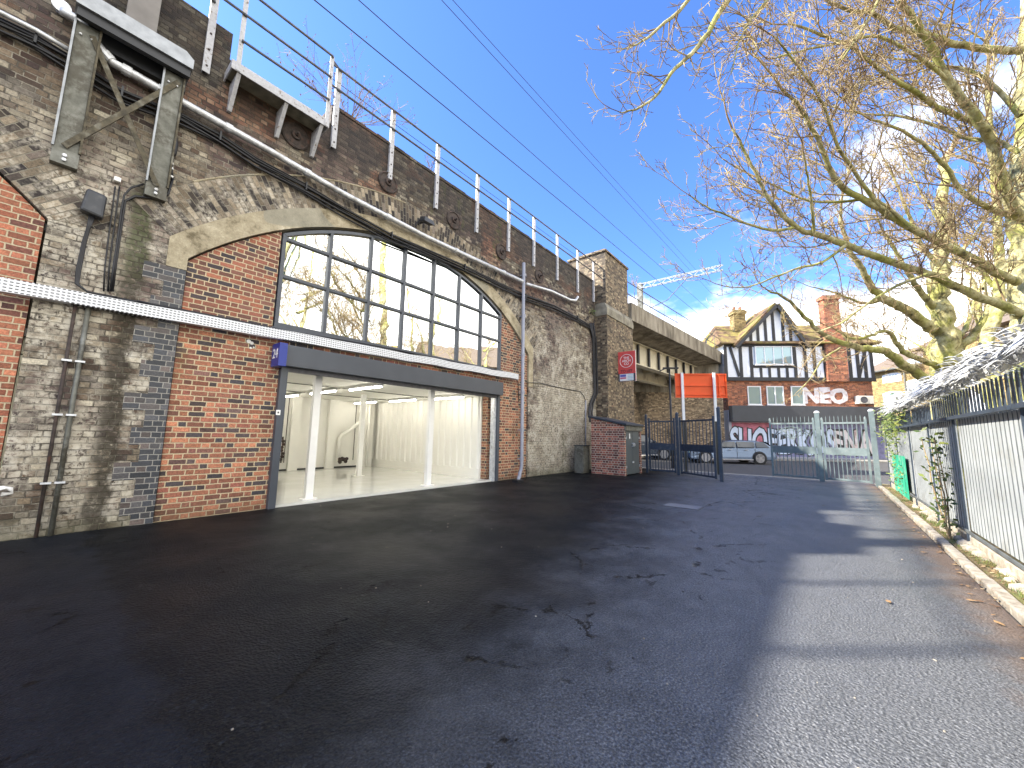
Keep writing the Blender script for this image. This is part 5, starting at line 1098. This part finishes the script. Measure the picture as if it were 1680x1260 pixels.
# right tree
T=Tree(11); base=Vector((10.6,-2.5,0)); d=6.7
tk=[base+Vector((0,-.25,0))+Vector((0,0,-.1)),dep(1690,620,d)]+PD([(1688,520),(1684,440),(1684,350),(1686,250),(1688,150),(1692,60),(1694,-60),(1700,-220)],6.9,7.9)
T.main(tk,.27,.15,.35,1.4,.4)
for pts,r0,r1,d1,kl in (
 ([(1668,463),(1648,453),(1579,417),(1498,376),(1445,344),(1385,308),(1364,283),(1340,227),(1316,182),(1283,146)],.085,.018,5.6,1.5),
 ([(1672,520),(1664,510),(1587,478),(1522,449),(1445,425),(1389,401),(1336,385),(1308,372),(1275,344),(1251,308),(1227,259),(1202,210)],.09,.016,5.9,1.4),
 ([(1336,385),(1332,340),(1325,290),(1318,250)],.03,.01,5.6,1.0),
 ([(1308,372),(1270,378),(1230,368),(1190,352),(1160,340),(1130,320)],.03,.008,5.5,1.1),
 ([(1389,401),(1350,430),(1310,440),(1270,455),(1230,470),(1190,470)],.03,.008,5.8,1.1),
 ([(1680,362),(1631,344),(1583,320),(1559,283),(1522,243),(1480,215),(1430,195)],.06,.016,6.0,1.4),
 ([(1672,352),(1664,348),(1640,290),(1631,243),(1607,202),(1559,134),(1526,73),(1498,32),(1478,0),(1450,-60)],.11,.03,5.8,1.5),
 ([(1674,84),(1640,82),(1567,73),(1522,57),(1466,45),(1429,20),(1389,16),(1340,-10)],.07,.02,6.2,1.5),
 ([(1607,202),(1542,178),(1506,154),(1445,117),(1397,77),(1352,60),(1300,40)],.055,.014,5.4,1.5),
 ([(1674,190),(1640,150),(1600,120),(1560,110),(1500,100),(1430,90)],.05,.012,7.2,1.5),
 ([(1672,250),(1630,230),(1590,228),(1530,205),(1470,190),(1400,185),(1330,160)],.045,.012,7.6,1.6),
 ([(1445,344),(1400,280),(1370,230),(1350,170),(1310,110),(1270,60)],.035,.01,5.0,1.5),
 ([(1498,376),(1440,330),(1390,330),(1330,330),(1260,300),(1200,270)],.035,.01,6.4,1.4),
 ([(1522,449),(1470,470),(1420,500),(1380,530),(1340,545)],.03,.01,6.8,1.1),
 ([(1560,134),(1500,90),(1440,60),(1380,70),(1330,80),(1270,95)],.035,.01,5.2,1.5),
 ([(1680,-20),(1640,-10),(1560,-40),(1480,-80),(1380,-100)],.06,.02,6.4,1.8)):
    T.main(PD(pts,6.9 if r0>.05 else 6.3,d1),r0,r1,1.15,kl,.1)
T.build('nearest bare tree with thick yellow green mossy trunk at the right edge',base)
# overhanging branch from a tree out of frame to the right: same tree high limb
T=Tree(23); base=Vector((5.2,-3.4,0))
hi=dep(1500,-500,5.2)
T.main([base+Vector((0,0,-.1)),base+Vector((.1,.1,3)),base+Vector((.2,.3,6.)),hi],.24,.12,.1,1,.9)
T.main([hi]+PD([(1400,-260),(1280,-110),(1194,0),(1162,53),(1134,89),(1101,121),(1073,162),(1036,182),(1014,184)],5.0,4.6),.06,.006,.75,.8,.35)
T.main([hi]+PD([(1330,-250),(1210,-110),(1130,0),(1081,45),(1045,73),(1020,80)],5.0,4.8),.05,.005,.7,.7,.5)
T.main([hi]+PD([(1400,-200),(1330,-80),(1250,10),(1215,60),(1200,120)],5.0,4.8),.05,.005,.8,.8,.4)
T.main([hi]+PD([(1500,-250),(1480,-100),(1430,20),(1380,100)],5.2,5.0),.06,.008,1,1.2,.3)
T.build('bare tree outside the picture whose thin branches hang into the blue sky at top',base)
# second tree behind the fence
T=Tree(31); base=Vector((14.7,-2.35,0)); d=10.0
T.main([base+Vector((0,0,-.1)),dep(1556,640,d),dep(1549,590,d),dep(1548,540,d),dep(1541,500,d),dep(1540,460,d),dep(1546,400,d+.2),dep(1548,330,d+.4),dep(1550,260,d+.6)],.42,.09,.3,1.3,.5,.7)
for pts,r0,r1,d1,kl in (
 ([(1532,640),(1520,622),(1490,603),(1466,585),(1440,573),(1410,571),(1380,562),(1350,548),(1320,520),(1290,490),(1262,478)],.15,.02,8.6,1.3),
 ([(1535,600),(1515,592),(1486,580),(1472,565),(1462,548),(1448,543),(1430,550),(1400,556),(1370,540)],.09,.02,9.4,1.1),
 ([(1530,540),(1505,520),(1470,500),(1450,490),(1432,472),(1418,450),(1400,420),(1385,380),(1378,340)],.15,.03,9.2,1.5),
 ([(1450,490),(1425,498),(1400,492),(1370,480),(1330,470)],.05,.012,9.2,1.3),
 ([(1540,510),(1520,490),(1500,465),(1480,430),(1462,400),(1440,360)],.1,.02,9.6,1.5),
 ([(1553,590),(1575,570),(1596,550),(1610,530),(1625,500),(1640,470)],.13,.04,9.6,1.3),
 ([(1558,560),(1580,545),(1592,520),(1600,490),(1620,450)],.08,.02,10.6,1.3),
 ([(1545,450),(1580,410),(1610,370),(1630,330)],.06,.015,10,1.5),
 ([(1546,440),(1510,400),(1490,350),(1470,300),(1450,260)],.07,.015,10,1.6),
 ([(1378,571),(1350,590),(1330,620),(1312,640)],.03,.008,9,.9)):
    T.main(PD(pts,d,d1),r0,r1,.85,kl,.12)
T.build('stout bare tree with pale mottled trunk and low limbs crossing the timbered house',base)
# third, slimmer tree between
T=Tree(47); base=Vector((12.6,-3.3,0))
T.main([base]+PD([(1618,640),(1620,560),(1638,500),(1640,450),(1640,400),(1636,360),(1630,250),(1620,140)],8.2,9.0),.15,.05,.7,1.6,.45)
T.main(PD([(1630,470),(1590,420),(1555,390),(1520,330),(1480,260)],8.6,9.0),.05,.012,1,1.5)
T.build('slim bare tree with yellow trunk between the two larger trees',base)
# far trees
def far_tree(seed,base,H,label):
    T=Tree(seed); b0=Vector(base); top=b0+Vector((.3,.2,H*.8)); T.main([b0,b0+Vector((.05,0,H*.3)),b0+Vector((.15,.1,H*.55)),top],.22,.05,.5,1.8,.35)
    for k in range(8):
        a=k*.9+T.r.random(); z=H*(.3+.07*k); s_=b0+Vector((.05,0,z)); T.main([s_,s_+Vector((math.cos(a)*1.2,math.sin(a)*1.2,1.0)),s_+Vector((math.cos(a)*2.4,math.sin(a)*2.4,2.3))],.08,.015,.7,1.6)
    T.build(label,b0)
far_tree(61,(20.5,-4.6,-.1),9.5,'distant bare tree beyond the gate showing between the limbs, right of the house')
far_tree(67,(8.0,-6.5,0),10.5,'bare tree set back behind the fence and mirrored in the arched window')
far_tree(71,(3.5,-7.5,0),10,'bare tree beyond the fence outside the picture to the right')
# ------------------------------------------------------------------ plants
def leaves(mb,c,rad,n,size,rnd):
    for i in range(n):
        p=Vector(c)+Vector((rnd.gauss(0,rad[0]),rnd.gauss(0,rad[1]),rnd.gauss(0,rad[2]))); d=Vector((rnd.uniform(-1,1),rnd.uniform(-1,1),rnd.uniform(-.4,1))).normalized(); s_=d.orthogonal().normalized(); L_=size*rnd.uniform(.6,1.3)
        mb.add([p,p+d*L_*.5+s_*L_*.28,p+d*L_,p+d*L_*.5-s_*L_*.28],[(0,1,2,3)])
rnd=random.Random(3)
iv=thing('ivy','green ivy climbing the fence and spilling over the spikes beside the gate','ivy',(13,FY,0)); b=MB()
for k in range(26): X=rnd.uniform(11.6,15.6); leaves(b,(X,FY+.1,rnd.uniform(1.4,2.2)),(.18,.08,.14),26,.075,rnd)
for k in range(14): X=rnd.uniform(12.4,14.5); leaves(b,(X,FY+.12,rnd.uniform(.4,1.6)),(.08,.04,.2),14,.065,rnd)
b.build('foliage',M['leaf'],iv,fix=False)
sh=thing('shrub','leafy dark green shoot growing up through the corrugated fence panels','shrub',(8.2,-1.25,0)); b=MB()
q=MB()
for k in range(4):
    pts=[Vector((8.15+.04*k,-1.22,0))]
    for j in range(7): pts.append(pts[-1]+Vector((rnd.uniform(-.04,.06),rnd.uniform(-.01,.03),.2)))
    q.tube(pts,[.012-.001*j for j in range(8)],5)
    for p in pts[1:]: leaves(b,p,(.06,.04,.06),6,.075,rnd)
q.build('stem',M['twig'],sh); b.build('foliage',M['leaf'],sh,fix=False)
sh=thing('sapling','thin pale sapling stem with a few leaves at the right edge of the fence','shrub',(5.6,-1.2,0)); q=MB(); b=MB(); P_=[dep(x,y,4.6) for x,y in ((1672,800),(1668,730),(1662,680),(1664,620),(1668,560),(1680,520))]; q.tube([Vector((P_[0].x,P_[0].y,0))]+P_,.011,6); q.build('stem',M['bark'],sh)
for p in P_: leaves(b,p,(.06,.05,.06),6,.08,rnd)
b.build('foliage',M['leaf'],sh,fix=False)
# buddleia on parapet
def bud(label,x,y,Y,H,n,seed):
    r_=random.Random(seed); B=atY(x,y,Y); th=thing('buddleia',label,'shrub',B,0,'weeds rooted in the parapet'); q=MB(); b=MB()
    for k in range(n):
        a=r_.uniform(-1.1,1.1); pts=[B.copy()]; d=Vector((math.sin(a)*.9,r_.uniform(-.4,.4),math.cos(a))).normalized()
        L_=H*r_.uniform(.4,1)
        for j in range(6): d=(d+Vector((r_.uniform(-.2,.2),r_.uniform(-.2,.2),r_.uniform(-.12,.1)))).normalized(); pts.append(pts[-1]+d*L_/6)
        q.tube(pts,[.009-.0011*j for j in range(7)],4)
        for j in range(2,6):
            for m in range(2): d2=(d+Vector((r_.uniform(-1,1),r_.uniform(-1,1),r_.uniform(-.3,1)))).normalized(); p2=pts[j]+d2*L_*.22; q.tube([pts[j],p2],[.004,.0025],3); leaves(b,p2,(.02,.02,.02),2,.05,r_)
        leaves(b,pts[-1],(.015,.015,.04),5,.05,r_)
    q.build('stems',M['twig'],th); b.build('seed_heads',M['dead'],th,fix=False)
bud('wiry leafless buddleia bush sprouting from the parapet by the platform',572,205,7.75,1.9,24,9); bud('small wiry weed on the parapet above the floodlight',706,285,7.75,.6,6,10); bud('small dark bush beside the mast behind the tall pier',1040,470,8.4,.9,10,12)
pl=thing('wall_plant','small green fern growing where the pier band meets the wall','plant',atY(972,512)); b=MB(); leaves(b,atY(972,512,WY-.08),(.12,.05,.06),40,.1,rnd); b.build('foliage',M['leaf'],pl,fix=False)
# verge grass, litter, leaves
b=MB()
for i in range(5200):
    X=rnd.uniform(3.6,15.6); Y=rnd.choice((rnd.uniform(-1.33,-1.19),rnd.uniform(-1.33,-1.19),rnd.gauss(-1.25,.03))); 
    if noise.noise((X*2.3,Y*3,1))<-.05: continue
    h_=rnd.uniform(.02,.07); a=rnd.uniform(0,6.28); b.add([(X,Y,.01),(X+.006*math.cos(a),Y+.006*math.sin(a),.01),(X+rnd.uniform(-.03,.03),Y+rnd.uniform(-.03,.03),h_)],[(0,1,2)])
tag(b.build('grass',M['leaf'],fix=False),'short green grass and moss between kerb and fence','grass',kind='stuff')
b=MB()
def flat_leaf(b,X,Y,z,s,a): 
    c_,s_=math.cos(a),math.sin(a); b.add([(X+s*(u*c_-v*s_),Y+s*(u*s_+v*c_),z+w*s) for u,v,w in ((-1,0,0),(-.3,.45,.12),(.5,.35,.05),(1,0,.15),(.4,-.4,.1),(-.4,-.35,.02))],[(0,1,2,3,4,5)])
for i in range(700):
    X=rnd.uniform(3.5,16); Y=rnd.choice((rnd.gauss(-1.0,.06),rnd.uniform(-1.33,-1.2),rnd.uniform(-1.33,-1.2))); flat_leaf(b,X,Y,.02 if Y<-1.19 else .012,rnd.uniform(.012,.035),rnd.uniform(0,6.28))
tag(b.build('leaf_litter',M['dead'],fix=False),'dead leaves and twigs along the dusty kerb','leaf litter',kind='stuff')
spots=[(1640,1026,'pale fallen leaf on the tarmac near the right edge'),(1516,908,'curled brown fallen leaf on the tarmac near the fence shadow'),(1595,988,'tan fallen leaf close to the kerb'),(1352,831,'small pale fallen leaf right of the drain cover'),(1458,990,'yellowish fallen leaf in the sunlit tarmac'),(1425,822,'small pale fallen leaf in front of the spiked gate')]
for x,y,lb in spots:
    q=atZ(x,y); b=MB(); flat_leaf(b,q.x,q.y,.014,.04,rnd.uniform(0,6)); b.v=[(v[0]-q.x,v[1]-q.y,v[2]) for v in b.v]; o=b.build('fallen_leaf',M['dead'],fix=False); o.location=(q.x,q.y,0); m=o.modifiers.new('t','SOLIDIFY'); m.thickness=.002; tag(o,lb,'leaf','single fallen leaves on the tarmac')
b=MB()
for i in range(110):
    X=rnd.uniform(.5,13); Y=rnd.uniform(-.8,7.3); s=rnd.uniform(.003,.009); b.lathe((X,Y,.0),[(s,0),(s*.8,s*.8),(0,s)],5)
tag(b.build('grit',M['kerb']),'pale specks of grit scattered over the tarmac','grit',kind='stuff')
